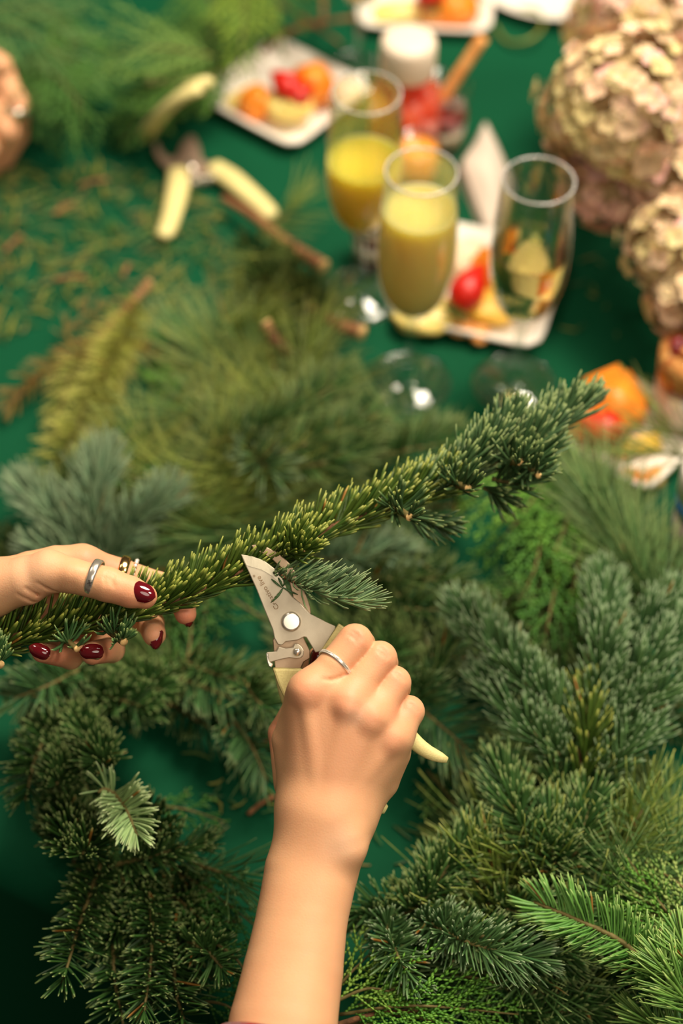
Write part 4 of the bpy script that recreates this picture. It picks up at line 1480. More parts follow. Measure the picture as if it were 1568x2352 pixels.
lev = prism('lock_catch', [(612, 1498), (622, 1497), (634, 1496), (640, 1485), (656, 1489), (672, 1487), (676, 1479), (684, 1478), (692, 1484), (698, 1494), (697, 1505), (690, 1512), (680, 1513), (664, 1511), (640, 1516), (622, 1521), (616, 1521), (612, 1510)],
            1.0962, 1.0972, M_STEEL, pr, .0005)
prism('lock_tab', [(611, 1499), (618, 1497), (622, 1520), (628, 1524), (624, 1532), (618, 1530), (614, 1520)], 1.0962, 1.1050, M_CHROME, pr, .0005)
lathe('lock_pin', [(0, .0026), (.0016, .0024), (.0023, .0014), (.0025, 0), (0, -.0004)], M_CHROME, pr, tuple(D(682.5, 1497, 1.0963)), 24, axis=cdz)
# collars and handles
cz = cdir((0, 0, 1))
prism('handle_collar', [(777, 1432), (791, 1441), (778, 1464), (752, 1500), (737, 1499), (737, 1494), (762, 1456)], 1.0955, 1.1040, M_HANDLE, pr, .001)
h1 = pruner_handle(pr, [D(762, 1472, 1.0995), D(800, 1520, 1.1005), D(850, 1580, 1.1020), D(905, 1648, 1.1030), D(948, 1700, 1.1030), D(984, 1728, 1.1035), D(1027, 1746, 1.1040)],
                   [.0085, .0075, .0070, .0062, .0050, .0042, .0030], up=cz)
prism('handle_collar', [(625, 1532), (694, 1534), (700, 1544), (690, 1620), (655, 1608), (640, 1574)], 1.0985, 1.1090, M_HANDLE, pr, .0015)
h2 = pruner_handle(pr, [D(662, 1545, 1.1035), D(680, 1610, 1.1040), D(728, 1705, 1.1060), D(790, 1790, 1.1080), D(840, 1834, 1.1090), D(886, 1860, 1.1100)],
                   [.0080, .0080, .0075, .0068, .0060, .0046], up=cz)
# spring between the handles
def coil(name, a, b, r, turns, m, parent, wire=.0006):
    a, b = np.asarray(a), np.asarray(b)
    ax_ = unit(b - a)
    s1 = unit(np.cross(ax_, [0.3, 0.2, 1.0]))
    s2 = np.cross(ax_, s1)
    t = np.linspace(0, 1, turns * 14)
    X = a + (b - a) * t[:, None] + r * (np.cos(t * turns * 6.283)[:, None] * s1 + np.sin(t * turns * 6.283)[:, None] * s2)
    return tubeobj(name, X, wire, m, parent, sides=6)




# engraved brand lettering on the blade
def letters(name, text, p0, p1, size, m, parent, depth, off=(0, 0)):
    cu = bpy.data.curves.new(name, 'FONT')
    cu.body = text
    cu.size = 1.0
    cu.extrude = .012
    cu.resolution_u = 3
    tmp = bpy.data.objects.new(name, cu)
    COL.objects.link(tmp)
    bpy.context.view_layer.update()
    me = bpy.data.meshes.new_from_object(tmp.evaluated_get(bpy.context.evaluated_depsgraph_get()))
    bpy.data.objects.remove(tmp)
    v = np.zeros(len(me.vertices) * 3, np.float32)
    me.vertices.foreach_get('co', v)
    v = v.reshape(-1, 3)
    wdt = v[:, 0].max() - v[:, 0].min()
    a, b = D(p0[0], p0[1], depth), D(p1[0], p1[1], depth)
    L = np.linalg.norm(b - a)
    X_ = (b - a) / L
    Z_ = cdir((0, 0, 1))
    Y_ = np.cross(Z_, X_)
    sx_ = L / wdt
    sy_ = size / FPX * depth
    w_ = a + np.outer((v[:, 0] - v[:, 0].min()) * sx_, X_) + np.outer(v[:, 1] * sy_, Y_) + np.outer(v[:, 2] * .006, Z_)
    me.vertices.foreach_set('co', w_.astype(np.float32).ravel())
    me.update()
    me.materials.append(m)
    o = bpy.data.objects.new(name, me)
    COL.objects.link(o)
    o.parent = parent
    o.matrix_parent_inverse = parent.matrix_world.inverted()
    return o


letters('lettering', 'Creativo live', (641, 1396), (597, 1322), 16, M_ETCH, bld, 1.0984)
letters('registered_mark', '®', (587, 1324), (584, 1319), 7, M_ETCH, bld, 1.0984)
# loose needles caught on the blade
cn = thing('fir_needles', tuple(D(650, 1350, 1.096)), 'few fir needles lying crossed on the blade of the pruning shears', 'needles')
for k, (p, q) in enumerate((((623, 1330), (647, 1350)), ((639, 1327), (648, 1348)), ((648, 1348), (668, 1308)), ((650, 1350), (622, 1384)), ((649, 1349), (684, 1366)), ((640, 1362), (630, 1372)))):
    m_ = ((p[0] + q[0]) / 2 + 2, (p[1] + q[1]) / 2 + 2)
    X = spline(np.array([D(*p, 1.0975), D(*m_, 1.0965), D(*q, 1.0975)]), 8)
    V, Q, t_ = tube(X, np.array([.4, .8, 1, 1, 1, .9, .7, .3]) * .0007, 6, .6)
    mk('needle', V, Q, t_, M_NEEDLE, cn, np.tile(C_(72, 104, 62), (len(V), 1)))

# ------------------------------------------------------------------ glasses and drinks
def height_for(base_px, ytop):
    """height above the table at which the upright through base_px meets picture row ytop"""
    b = T(*base_px)
    lo_, hi_ = 0.0, 0.8
    for _ in range(40):
        m = (lo_ + hi_) / 2
        if proj(b + np.array([0, 0, m]))[1] > ytop: lo_ = m
        else: hi_ = m
    return lo_


def mliquid(name, c, trans=0.0, rough=.15, sss=0.0):
    m = mat(name, c, rough=rough, trans=trans, ior=1.33, sss=sss)
    if sss:
        q = m.node_tree.nodes['Principled BSDF']
        q.inputs['Subsurface Radius'].default_value = (1.0, .85, .45)
        q.inputs['Subsurface Scale'].default_value = .035
    return m


def flute(base, ytop, label, fill_=None, liquid=None, ml=None, k=1.0, lean=(0, 0)):
    b = T(*base)
    h = height_for(base, ytop)
    r = lambda f: f * k
    root = thing('champagne_flute', (b[0], b[1], TZ), label, 'glass', 'champagne flutes')
    out = [(0.0, .0012), (r(.030), .0008), (r(.0335), .0014), (r(.0335), .0024), (r(.026), .0036), (r(.012), .0062), (.0052, .012), (.0040, .022), (.0038, .26 * h), (.0048, .32 * h),
           (r(.0085), .355 * h), (r(.0165), .40 * h), (r(.0232), .46 * h), (r(.0272), .54 * h), (r(.0290), .63 * h), (r(.0288), .74 * h), (r(.0272), .87 * h), (r(.0258), h),
           (r(.0258) - .0006, h + .0006), (r(.0258) - .0013, h)]
    t = .0013
    inn = [(r(.0272) - t, .87 * h), (r(.0288) - t, .74 * h), (r(.0290) - t, .63 * h), (r(.0272) - t, .54 * h), (r(.0232) - t, .462 * h), (r(.0165) - t, .405 * h), (r(.0085) - t, .368 * h), (0, .358 * h)]

    def smooth_prof(P):
        P = np.array(P)
        return P
    X = spline(np.array([(a, 0, z) for a, z in out[9:18]]), 30)
    o2 = out[:9] + [(x[0], x[2]) for x in X] + out[18:]
    X2 = spline(np.array([(r(.0258) - t, 0, h)] + [(a, 0, z) for a, z in inn[:-1]]), 28)[1:]
    i2 = [(x[0], x[2]) for x in X2] + inn[-1:]
    z0 = TZ + .0006
    lathe('bowl_and_stem', o2 + i2, M_GLASS, root, (b[0], b[1], z0), 64)
    rc = r(.0258) - .00065
    tp = [(rc + .0009 * math.cos(q), h + .0009 * math.sin(q)) for q in np.linspace(0, 6.283, 9)[:-1]]
    lathe('rim', tp, M_LIP, root, (b[0], b[1], z0), 64, closed=True)
    if fill_:
        zf = fill_ * h
        prof = [(0, .3605 * h)] + [(x[0] + .0003, x[2]) for x in X2[::-1] if x[2] < zf]
        rr_ = np.interp(zf, [x[2] for x in X2[::-1]], [x[0] for x in X2[::-1]])
        prof += [(rr_ + .0003, zf), (rr_ - .002, zf - .0006), (0, zf - .0006)]
        o = lathe('drink', prof, ml, root, (b[0], b[1], z0), 64)
        o['label'] = liquid
    return root


M_LIP = mat('glass_lip', (1, 1, 1), rough=.12, trans=.75, ior=1.45)
ML1 = mliquid('orange_mimosa', srgb(255, 212, 70), rough=.55, sss=1.0, trans=.18)
ML2 = mliquid('pale_mimosa', srgb(255, 218, 124), rough=.55, sss=1.0, trans=.18)
ML3 = mliquid('champagne', srgb(244, 226, 150), trans=1.0, rough=.0)
flute((826, 684), 214, 'left flute, half full of bright orange-yellow mimosa', .70, 'bright orange-yellow juice', ML1)
flute((938, 880), 396, 'middle flute, full of pale yellow mimosa, nearest the wreath', .845, 'pale cloudy yellow mimosa', ML2)
flute((1180, 884), 416, 'right flute with clear golden champagne beside the pink flowers', .69, 'clear golden champagne', ML3)
flute((822, 172), -330, 'far flute whose foot and stem stand behind the white-capped bottle', .5, 'pale drink', ML2)

# ------------------------------------------------------------------ plates and the fruit on them
M_ORANGE = mat('melon_orange', srgb(246, 150, 46), rough=.35, sss=.3, noise=(90, srgb(232, 120, 28), .6))
M_MELON = mat('melon_pale', srgb(246, 226, 138), rough=.35, sss=.3, noise=(90, srgb(236, 206, 104), .6))
M_PINE = mat('pineapple', srgb(246, 206, 84), rough=.4, sss=.3, noise=(160, srgb(228, 170, 50), .6), bump=(260, .5, .001))
M_BERRY = mat('strawberry_red', srgb(196, 16, 14), rough=.28, sss=.2, noise=(300, srgb(230, 60, 30), .5), bump=(420, .6, .0008))
M_LEAF = mat('leaf_green', srgb(80, 120, 40), rough=.5)
M_PASTRY = mat('baked_crust', srgb(208, 132, 58), rough=.7, noise=(140, srgb(236, 180, 110), .8), bump=(260, .6, .0015))
M_CREAM = mat('cream', srgb(248, 232, 200), rough=.5, sss=.3, noise=(120, srgb(240, 206, 160), .5))
M_DARKBERRY = mat('dark_berry', srgb(90, 10, 16), rough=.3, noise=(160, srgb(150, 20, 20), .6))


def square_plate(corner, edge_end, label, side_sign=1, size=None, center=None):
    """square plate with a low raised rim; corner -> edge_end is its nearest edge (picture points)"""
    if center is not None:
        c = T(*center)
        v = T(*corner) - c
        half = np.linalg.norm(v) / math.sqrt(2) if size is None else size / 2
        ang = math.atan2(v[1], v[0]) - math.pi / 4
    else:
        a, b = T(*corner), T(*edge_end)
        e = b - a
        s = np.linalg.norm(e)
        n = np.array([-e[1], e[0], 0]) / s
        c = (a + b) / 2 + n * s / 2 * side_sign
        half = s / 2
        ang = math.atan2(e[1], e[0])
    root = thing('square_plate', (c[0], c[1], TZ), label, 'plate', 'square white fruit plates')
    levels = [(half * .62, .0004), (half * .70, .0006), (half * .985, .0115), (half, .0130), (half * .995, .0150), (half * .94, .0146), (half * .74, .0040), (half * .70, .0034), (half * .3, .0033)]
    m = 44
    rows = []
    for hh, z in levels:
        r = hh * .16 if hh > half * .5 else hh * .3
        ring = []
        for k in range(m):
            t = k / m * 4
            sd, f = int(t), t % 1
            # rounded square outline by superellipse
            th = k / m * 2 * math.pi
            cs, sn = math.cos(th), math.sin(th)
            rr2 = hh / ((abs(cs) ** 9 + abs(sn) ** 9) ** (1 / 9))
            ring.append((rr2 * cs, rr2 * sn, z))
        rows.append(ring)
    V = np.array(rows).reshape(-1, 3)
    V = np.vstack([V, [[0, 0, .0004], [0, 0, .0033]]])
    R2 = np.array([[math.cos(ang), -math.sin(ang), 0], [math.sin(ang), math.cos(ang), 0], [0, 0, 1]])
    V = V @ R2.T + np.array([c[0], c[1], TZ + .0006])
    Q = [[i * m + j, i * m + (j + 1) % m, (i + 1) * m + (j + 1) % m, (i + 1) * m + j] for i in range(len(levels) - 1) for j in range(m)]
    n0 = len(levels) * m
    tr = [[n0, (j + 1) % m, j] for j in range(m)] + [[n0 + 1, (len(levels) - 1) * m + j, (len(levels) - 1) * m + (j + 1) % m] for j in range(m)]
    mk('dish', V, np.array(Q), np.array(tr), M_PORC, root)
    return root


def lump(name, px, py, z, size, m, label, cat, seed=0, kind='chunk', rot=0.0, group='fruit on the plates', top=None):
    """a piece of fruit: chunk (cut block), wedge (melon slice), berry (strawberry), puff (pastry)"""
    c = T(px, py, z)
    g = np.random.default_rng(seed + int(px) * 7 + int(py))
    bm = bmesh.new()
    if kind == 'chunk':
        bmesh.ops.create_cube(bm, size=1)
        bmesh.ops.bevel(bm, geom=bm.edges[:], offset=.16, segments=3, affect='EDGES')
        for v in bm.verts:
            v.co += Vector(g.normal(0, .012, 3))
            v.co.x *= 1 - .25 * v.co.z
        sm = True
    elif kind == 'wedge':
        n = 14
        prof = []
        for i in range(n):
            a = math.pi * (i / (n - 1)) * .9 + .15
            prof.append((math.cos(a) * .5, math.sin(a) * .42 - .2))
        for i in range(n - 1, -1, -1):
            a = math.pi * (i / (n - 1)) * .9 + .15
            prof.append((math.cos(a) * .26, math.sin(a) * .16 - .2))
        fv = [bm.verts.new((x, -.2, y)) for x, y in prof]
        f = bm.faces.new(fv)
        r = bmesh.ops.extrude_face_region(bm, geom=[f])
        for v in [q for q in r['geom'] if isinstance(q, bmesh.types.BMVert)]:
            v.co.y += .4
        bmesh.ops.recalc_face_normals(bm, faces=bm.faces)
        bmesh.ops.bevel(bm, geom=bm.edges[:], offset=.02, segments=1, affect='EDGES')
        sm = True
    elif kind == 'berry':
        bmesh.ops.create_uvsphere(bm, u_segments=20, v_segments=14, radius=.5)
        for v in bm.verts:
            t = v.co.z + .5
            k = .35 + .75 * math.sin(min(1, t * 1.25) * math.pi / 2) if t < .8 else 1.1 - (t - .8) * 1.2
            v.co.x *= k
            v.co.y *= k
        sm = True
    else:
        bmesh.ops.create_icosphere(bm, subdivisions=3, radius=.5)
        for v in bm.verts:
            v.co *= 1 + .12 * math.sin(v.co.x * 11 + v.co.y * 7 + seed) * math.cos(v.co.z * 9)
            v.co.z *= .72
        sm = True
    s = size if isinstance(size, tuple) else (size, size, size)
    bmesh.ops.scale(bm, vec=s, verts=bm.verts)
    tilt = {'chunk': .2, 'wedge': .5, 'berry': 1.9, 'puff': .1}[kind]
    M_ = Matrix.Rotation(rot, 4, 'Z') @ Matrix.Rotation(tilt, 4, 'X')
    bmesh.ops.transform(bm, matrix=M_, verts=bm.verts)
    lowz = min(v.co.z for v in bm.verts)
    bmesh.ops.translate(bm, vec=(c[0], c[1], TZ + z - lowz), verts=bm.verts)
    if kind == 'berry':
        root = thing(name, (c[0], c[1], TZ + z), label, cat, group)
        bmobj('flesh', bm, m, root, sm)
        ax3 = M_.to_3x3() @ Vector((0, 0, 1))
        p = Vector((c[0], c[1], TZ + z - lowz)) + ax3 * s[2] * .5
        cb = bmesh.new()
        for k in range(6):
            a = k / 6 * 6.283
            d = M_.to_3x3() @ Vector((math.cos(a), math.sin(a), .15))
            w = M_.to_3x3() @ Vector((-math.sin(a), math.cos(a), 0))
            q = [cb.verts.new(p + ax3 * .001), cb.verts.new(p + d * s[0] * .25 + w * s[0] * .09), cb.verts.new(p + d * s[0] * .5 + ax3 * .001), cb.verts.new(p + d * s[0] * .25 - w * s[0] * .09)]
            cb.faces.new(q)
        lf_ = bmobj('calyx', cb, M_LEAF, root)
        md = lf_.modifiers.new('thickness', 'SOLIDIFY')
        md.thickness = .0006
        return root
    o = bmobj(name, bm, m, None, sm)
    return tag(o, label, cat, group)


square_plate((447, 250), (675, 372), 'square white plate of fruit at upper left, one corner pointing at the viewer', center=None)
square_plate((885, 757), (1235, 833), 'square white plate of fruit behind the middle and right flutes')
square_plate((815, 90), (1128, 104), 'square white plate of fruit at the top edge of the photo')
square_plate((1412, 874), (1477, 1170), 'square white fruit plate at right, partly under the pine needles', center=(1446, 1014))
rp = T(1265, -45)
rpo = lathe('round_plate', [(0, 0), (.05, 0), (.075, .006), (.082, .014), (.0835, .0155), (.082, .016), (.074, .009), (.05, .003), (0, .003)], M_PORC, None, (rp[0], rp[1], TZ + .0006), 64)
tag(rpo, 'round white plate just entering at the top beside the flowers', 'plate')

P_ = .006
lump('strawberry', 655, 222, .026, (.026, .024, .034), M_BERRY, 'halved red strawberry on top of the upper left plate', 'strawberry', 1, 'berry', .9)
lump('strawberry', 690, 240, .022, (.022, .020, .030), M_BERRY, 'second red strawberry, right of the first on the upper left plate', 'strawberry', 2, 'berry', -1.0)
lump('melon_chunk', 716, 236, P_, (.034, .030, .034), M_ORANGE, 'orange melon chunk at right of the upper left plate', 'melon', 3, 'chunk', .4)
lump('melon_chunk', 590, 262, P_, (.030, .026, .022), M_ORANGE, 'orange melon chunk at left of the upper left plate', 'melon', 4, 'chunk', .9)
lump('melon_slice', 664, 268, P_ + .004, (.044, .034, .034), M_MELON, 'pale yellow melon piece in front of the strawberries, upper left plate', 'melon', 5, 'puff', .1)
lump('melon_slice', 566, 232, P_, (.040, .03, .026), M_MELON, 'pale melon slice at the far left of the upper left plate', 'melon', 6, 'wedge', .7)
lump('cream_puff', 790, 232, P_, (.034, .03, .026), M_CREAM, 'cream-coloured bite at the right corner of the upper left plate', 'pastry', 7, 'puff', .1)
lump('strawberry', 1075, 690, .020, (.028, .026, .046), M_BERRY, 'long red strawberry on the plate between the two near flutes', 'strawberry', 8, 'berry', -.5)
lump('melon_chunk', 1135, 660, P_, (.038, .034, .030), M_ORANGE, 'orange melon chunk beside the right flute', 'melon', 9, 'chunk', .2)
lump('melon_slice', 1130, 724, P_, (.052, .036, .026), M_PINE, 'yellow melon piece in front of the long strawberry', 'melon', 10, 'puff', .2)
lump('melon_slice', 985, 742, P_, (.060, .036, .022), M_MELON, 'pale slice at the near left corner behind the middle flute stem', 'melon', 11, 'puff', .3)
lump('cream_puff', 1072, 620, P_, (.038, .036, .034), M_CREAM, 'pale peach round bite at the back of the middle plate', 'pastry', 12, 'puff', .3)
lump('nut', 1060, 764, P_, (.022, .016, .014), M_PASTRY, 'brown nut at the near edge of the middle plate', 'nut', 13, 'puff', .3)
lump('nut', 1100, 778, P_, (.020, .015, .013), M_PASTRY, 'second brown nut, right of the first on the middle plate', 'nut', 14, 'puff', 1.3)
lump('strawberry', 985, 10, .020, (.028, .026, .036), M_BERRY, 'red strawberry on the plate at the top edge', 'strawberry', 15, 'berry', .4)
lump('melon_slice', 930, 40, P_, (.060, .04, .026), M_MELON, 'pale melon slice at left of the top plate', 'melon', 16, 'wedge', .1)
lump('melon_chunk', 1042, 46, P_, (.040, .034, .026), M_ORANGE, 'orange melon chunk at right of the top plate', 'melon', 17, 'chunk', .5)
lump('melon_chunk', 1000, 52, P_, (.026, .024, .018), M_PASTRY, 'small amber chunk at the near side of the top plate', 'fruit', 18, 'chunk', .5)
lump('melon_chunk', 1400, 965, P_, (.046, .044, .034), M_ORANGE, 'large orange melon chunk on the right hand plate', 'melon', 19, 'chunk', .5)
lump('melon_chunk', 1345, 985, P_, (.036, .030, .024), M_ORANGE, 'orange melon chunk half hidden by the held branch tip', 'melon', 20, 'chunk', .1)
lump('strawberry', 1372, 1020, .022, (.032, .030, .036), M_BERRY, 'big red strawberry on the right hand plate', 'strawberry', 21, 'berry', 1.2)
lump('melon_slice', 1462, 1034, P_, (.040, .03, .022), M_PINE, 'yellow fruit slice right of the big strawberry', 'fruit', 22, 'wedge', .3)
lump('nut', 1446, 1104, P_ - .002, (.020, .015, .013), M_PASTRY, 'left brown nut at the bare side of the right hand plate', 'nut', 23, 'puff', .3)
lump('nut', 1500, 1106, P_ - .002, (.022, .016, .013), M_PASTRY, 'right brown nut at the bare side of the right hand plate', 'nut', 24, 'puff', .8)

# ------------------------------------------------------------------ bottle, little dessert cups, napkin, tub
M_RED = mliquid('red_drink', srgb(250, 84, 60), rough=.18, sss=1.0)
M_CAP = mat('white_cap', srgb(236, 220, 196), rough=.45)
b = T(925, 352)
bt = thing('drink_bottle', (b[0], b[1], TZ), 'small clear bottle of red juice with a big white cap', 'bottle')
bz = TZ + .0006
hB = .118
lathe('glass_body', [(0, 0), (.026, 0), (.0305, .004), (.0315, .02), (.0310, .060), (.0285, .074), (.0220, .084), (.0205, .090), (.0192, .090), (.0205, .083), (.0270, .073), (.0297, .060), (.0302, .02), (.029, .005), (0, .003)],
      M_GLASS, bt, (b[0], b[1], bz), 48)
o = lathe('juice', [(0, .0034), (.0292, .0053), (.0305, .02), (.0300, .058), (.0285, .066), (0, .066)], M_RED, bt, (b[0], b[1], bz), 48)
o['label'] = 'red juice'
lathe('cap', [(0, .0872), (.0222, .0872), (.0232, .090), (.0232, .114), (.0215, .119), (.016, .121), (0, .121)], M_CAP, bt, (b[0], b[1], bz), 40)['label'] = 'large white screw cap'


def cup(name, px, py, r, h, label, layers, group='dessert cups', cat='dessert', taper=.82):
    b = T(px, py)
    root = thing(name, (b[0], b[1], TZ), label, cat, group)
    z0 = TZ + .0006
    t = .001
    lathe('cup', [(0, 0), (r * taper, 0), (r, h), (r - t, h), (r * taper - t, .0025), (0, .0025)], M_GLASS, root, (b[0], b[1], z0), 40)
    z = .0028
    for nm, m, hh in layers:
        ra = r * (taper + (1 - taper) * z / h) - t * .7
        rb_ = r * (taper + (1 - taper) * min(1, (z + hh) / h)) - t * .7
        lathe(nm, [(0, z), (ra, z), (rb_, z + hh), (rb_ * .7, z + hh + .001), (0, z + hh + .0012)], m, root, (b[0], b[1], z0), 32)
        z += hh
    return root, b, z


M_GRANOLA = mat('granola', srgb(186, 104, 44), rough=.8, noise=(240, srgb(232, 176, 96), .9), bump=(300, 1.0, .003))
M_YOG = mat('yogurt', srgb(244, 226, 204), rough=.5, sss=.3)
M_AMBER = mat('amber_drink', srgb(206, 128, 36), rough=.2, noise=(60, srgb(236, 170, 80), .6))
cup('dessert_cup', 855, 598, .020, .062, 'small glass dessert cup with dark berries between the left and middle flutes',
    [('berry_layer', M_DARKBERRY, .010), ('yogurt_layer', M_YOG, .012), ('berry_layer', M_DARKBERRY, .010), ('yogurt_layer', M_YOG, .008), ('berry_layer', M_DARKBERRY, .014)])
root, b, z = cup('dessert_cup', 1568, 962, .029, .084, 'layered dessert cup with berries, cream and granola at the right edge',
                 [('berry_layer', M_DARKBERRY, .012), ('yogurt_layer', M_YOG, .028), ('berry_layer', M_DARKBERRY, .010), ('granola_layer', M_GRANOLA, .020)], taper=.86)
g = random.Random(3)
for k in range(14):
    a, rr_ = g.uniform(0, 6.28), g.uniform(0, .021)
    bmx = bmesh.new()
    bmesh.ops.create_icosphere(bmx, subdivisions=2, radius=g.uniform(.004, .007))
    bmesh.ops.translate(bmx, vec=(b[0] + math.cos(a) * rr_, b[1] + math.sin(a) * rr_, TZ + z + .005 + (k % 3) * .002), verts=bmx.verts)
    bmobj('berry' if k % 3 == 0 else 'granola_cluster', bmx, M_DARKBERRY if k % 3 == 0 else M_GRANOLA, root, True)
cup('dessert_cup', 950, 448, .0195, .056, 'small cup of amber drink seen through the rim of the middle flute', [('amber_drink', M_AMBER, .046)])
root, b, z = cup('spice_cup', 1012, 336, .023, .066, 'little glass cup with dark fruit and a cinnamon stick behind the red bottle',
                 [('berry_layer', M_DARKBERRY, .010), ('yogurt_layer', M_YOG, .014), ('berry_layer', M_DARKBERRY, .012)], cat='glass')
cs = np.array([b + np.array([-.004, 0, .045]), b + np.array([.012, .006, .075]), b + np.array([.030, .016, .104])])
o = tubeobj('cinnamon_stick', spline(cs, 12), .0052, M_PASTRY, None, 12)
tag(o, 'brown cinnamon stick leaning out of the little glass cup', 'spice')


def folded_napkin():
    A, B_, C2, D2 = T(1113, 288), T(1050, 395), T(1128, 592), T(1182, 430)
    root = thing('napkin', tuple((A + C2) / 2), 'beige folded napkin in a long diamond shape left of the right flute', 'napkin')
    for k, (s, z) in enumerate(((1.0, .0006), (.965, .0046), (.93, .0086))):
        c = (A + B_ + C2 + D2) / 4
        P = [c + (p - c) * s for p in (A, B_, C2, D2)]
        n = 14
        V, Q = [], []
        for i in range(n):
            for j in range(n):
                u, v = i / (n - 1), j / (n - 1)
                p = (P[0] * (1 - u) + P[1] * u) * (1 - v) + (P[3] * (1 - u) + P[2] * u) * v
                e = min(u, 1 - u, v, 1 - v)
                V.append(p + np.array([0, 0, z + .010 * min(1, e * 3) * (k + 1) / 3 + .0012 * math.sin(u * 9 + v * 5)]))
        for i in range(n - 1):
            for j in range(n - 1):
                a = i * n + j
                Q.append([a, a + 1, a + n + 1, a + n])
        o = mk('fold', np.array(V), np.array(Q), None, M_PAPER, root)
        md = o.modifiers.new('thickness', 'SOLIDIFY')
        md.thickness = .0022
        md.offset = 1


folded_napkin()
M_BLUE = mat('blue_band', srgb(64, 132, 206), rough=.4)
M_TUB = mat('white_plastic', srgb(240, 232, 220), rough=.4)
M_GREY = mat('grey_wrap', srgb(188, 172, 158), rough=.6)
b = T(1604, 1275)
tbm = thing('plastic_tub', (b[0], b[1], TZ), 'white plastic tub with a blue band at the right edge beside the wreath', 'tub')
lathe('body', [(0, 0), (.020, 0), (.0225, .003), (.0245, .052), (0, .052)], M_GREY, tbm, (b[0], b[1], TZ + .0006), 40)
lathe('band', [(0, .0522), (.0250, .0522), (.0254, .066), (0, .066)], M_BLUE, tbm, (b[0], b[1], TZ + .0006), 40)['label'] = 'blue band'
lathe('lid', [(0, .0662), (.0256, .0662), (.0258, .090), (.0235, .094), (0, .094)], M_TUB, tbm, (b[0], b[1], TZ + .0006), 40)['label'] = 'white lid'
# curled gold wire
X = [T(1135, 60, .004), T(1165, 96, .006), T(1215, 92, .012), T(1246, 60, .014), T(1232, 26, .010), T(1192, 22, .006)]
M_WIRE = mat('gold_wire', srgb(128, 136, 64), rough=.5, metal=.3)
tag(tubeobj('craft_wire', spline(np.array(X), 40), .0018, M_WIRE, None, 8), 'thin gold-green curl of wire lying by the top plate', 'wire')

# ------------------------------------------------------------------ hydrangeas
M_PETAL = mat('petal', attr=True, rough=.6, sss=.25)


def hydrangea(px, py, d, R, label, seed, pink=.5):
    c = D(px, py, d)
    g = np.random.default_rng(seed)
    root = thing('hydrangea_head', tuple(c), label, 'flower', 'pink and cream hydrangea heads')
    n = int(520 * (R / .075) ** 2)
    V, Q, Cc = [], [], []
    ga = math.pi * (3 - math.sqrt(5))
    for i in range(n):
        z = 1 - 1.75 * (i + .5) / n
        r = math.sqrt(max(0, 1 - z * z))
        N = unit(np.array([math.cos(i * ga) * r, math.sin(i * ga) * r, z]) + g.normal(0, .30, 3))
        lump_ = 1 + .07 * math.sin(N[0] * 5 + seed) * math.cos(N[2] * 6 + seed) + .05 * math.sin(N[1] * 9)
        ctr = c + N * R * (lump_ + g.normal(0, .055)) * np.array([1, 1, .95])
        S = unit(np.cross(N, g.normal(0, 1, 3)))
        U_ = np.cross(N, S)
        pk = np.clip(g.normal(pink, .28) - .45 * max(0, N[0] * -.5 + N[2] * .0), 0, 1)
        col = C_(216, 198, 136) * (1 - pk) + C_(228, 178, 164) * pk
        col = col * g.normal(1, .08)
        s = .0084 * g.normal(1, .15)
        for k in range(4):
            a = k * math.pi / 2 + .2
            A = S * math.cos(a) + U_ * math.sin(a)
            B2 = np.cross(N, A)
            b0 = len(V)
            for t, w, h in ((.06, .10, 0), (.45, .46, .10), (.80, .50, .24), (1.02, .20, .18)):
                for sd in (-1, 0, 1):
                    V.append(ctr + A * s * t + B2 * s * w * sd + N * s * (h - (.10 if sd == 0 else 0) + g.normal(0, .02)))
                    Cc.append(col * (1 + .18 * (t - .5)))
            for i2 in range(3):
                for j in range(2):
                    q = b0 + i2 * 3 + j
                    Q.append([q, q + 1, q + 4, q + 3])
    tag(mk('florets', np.array(V), np.array(Q), None, M_PETAL, root, np.clip(np.array(Cc), 0, 1)), kind='stuff')
    bmx = bmesh.new()
    bmesh.ops.create_icosphere(bmx, subdivisions=3, radius=R * .80)
    bmesh.ops.translate(bmx, vec=Vector(c), verts=bmx.verts)
    M_CORE = bpy.data.materials.get('flower_core') or mat('flower_core', srgb(176, 150, 104), rough=.8)
    bmobj('core', bmx, M_CORE, root, True)
    foot = np.array([c[0] + .05, c[1] + .06, TZ + .01])
    tubeobj('stalk', spline(np.array([c - [0, 0, R * .7], (c + foot) / 2 + [0, 0, -.02], foot]), 10), .003, M_LEAF, root, 8)
    return root


hydrangea(1440, 250, 1.47, .060, 'largest pink and cream hydrangea head, left edge of the bunch beside the right flute', 1, .45)
hydrangea(1500, 40, 1.54, .056, 'pink and cream hydrangea head at the top right of the bunch', 2, .62)
hydrangea(1400, 60, 1.62, .034, 'small pink hydrangea head at the top left of the bunch', 8, .75)
hydrangea(1400, 420, 1.50, .034, 'dusky pink hydrangea head at the lower left of the bunch, over its shadow', 3, .95)
hydrangea(1550, 560, 1.46, .036, 'pale greenish hydrangea head halfway down the right edge', 4, .35)
hydrangea(1580, 680, 1.46, .030, 'small cream hydrangea head above the layered dessert cup', 5, .55)
hydrangea(1580, 400, 1.48, .048, 'pale pink hydrangea head between the big one and the right edge', 6, .8)
vb = T(1640, 470)
lathe('flower_vase', [(0, 0), (.05, 0), (.058, .02), (.056, .05), (.05, .06), (.046, .055), (.05, .02), (0, .006)], M_PORC, None, (vb[0], vb[1], TZ + .0006), 40)
tag(bpy.data.objects['flower_vase'], 'low white vase hidden below the hydrangea heads', 'vase')

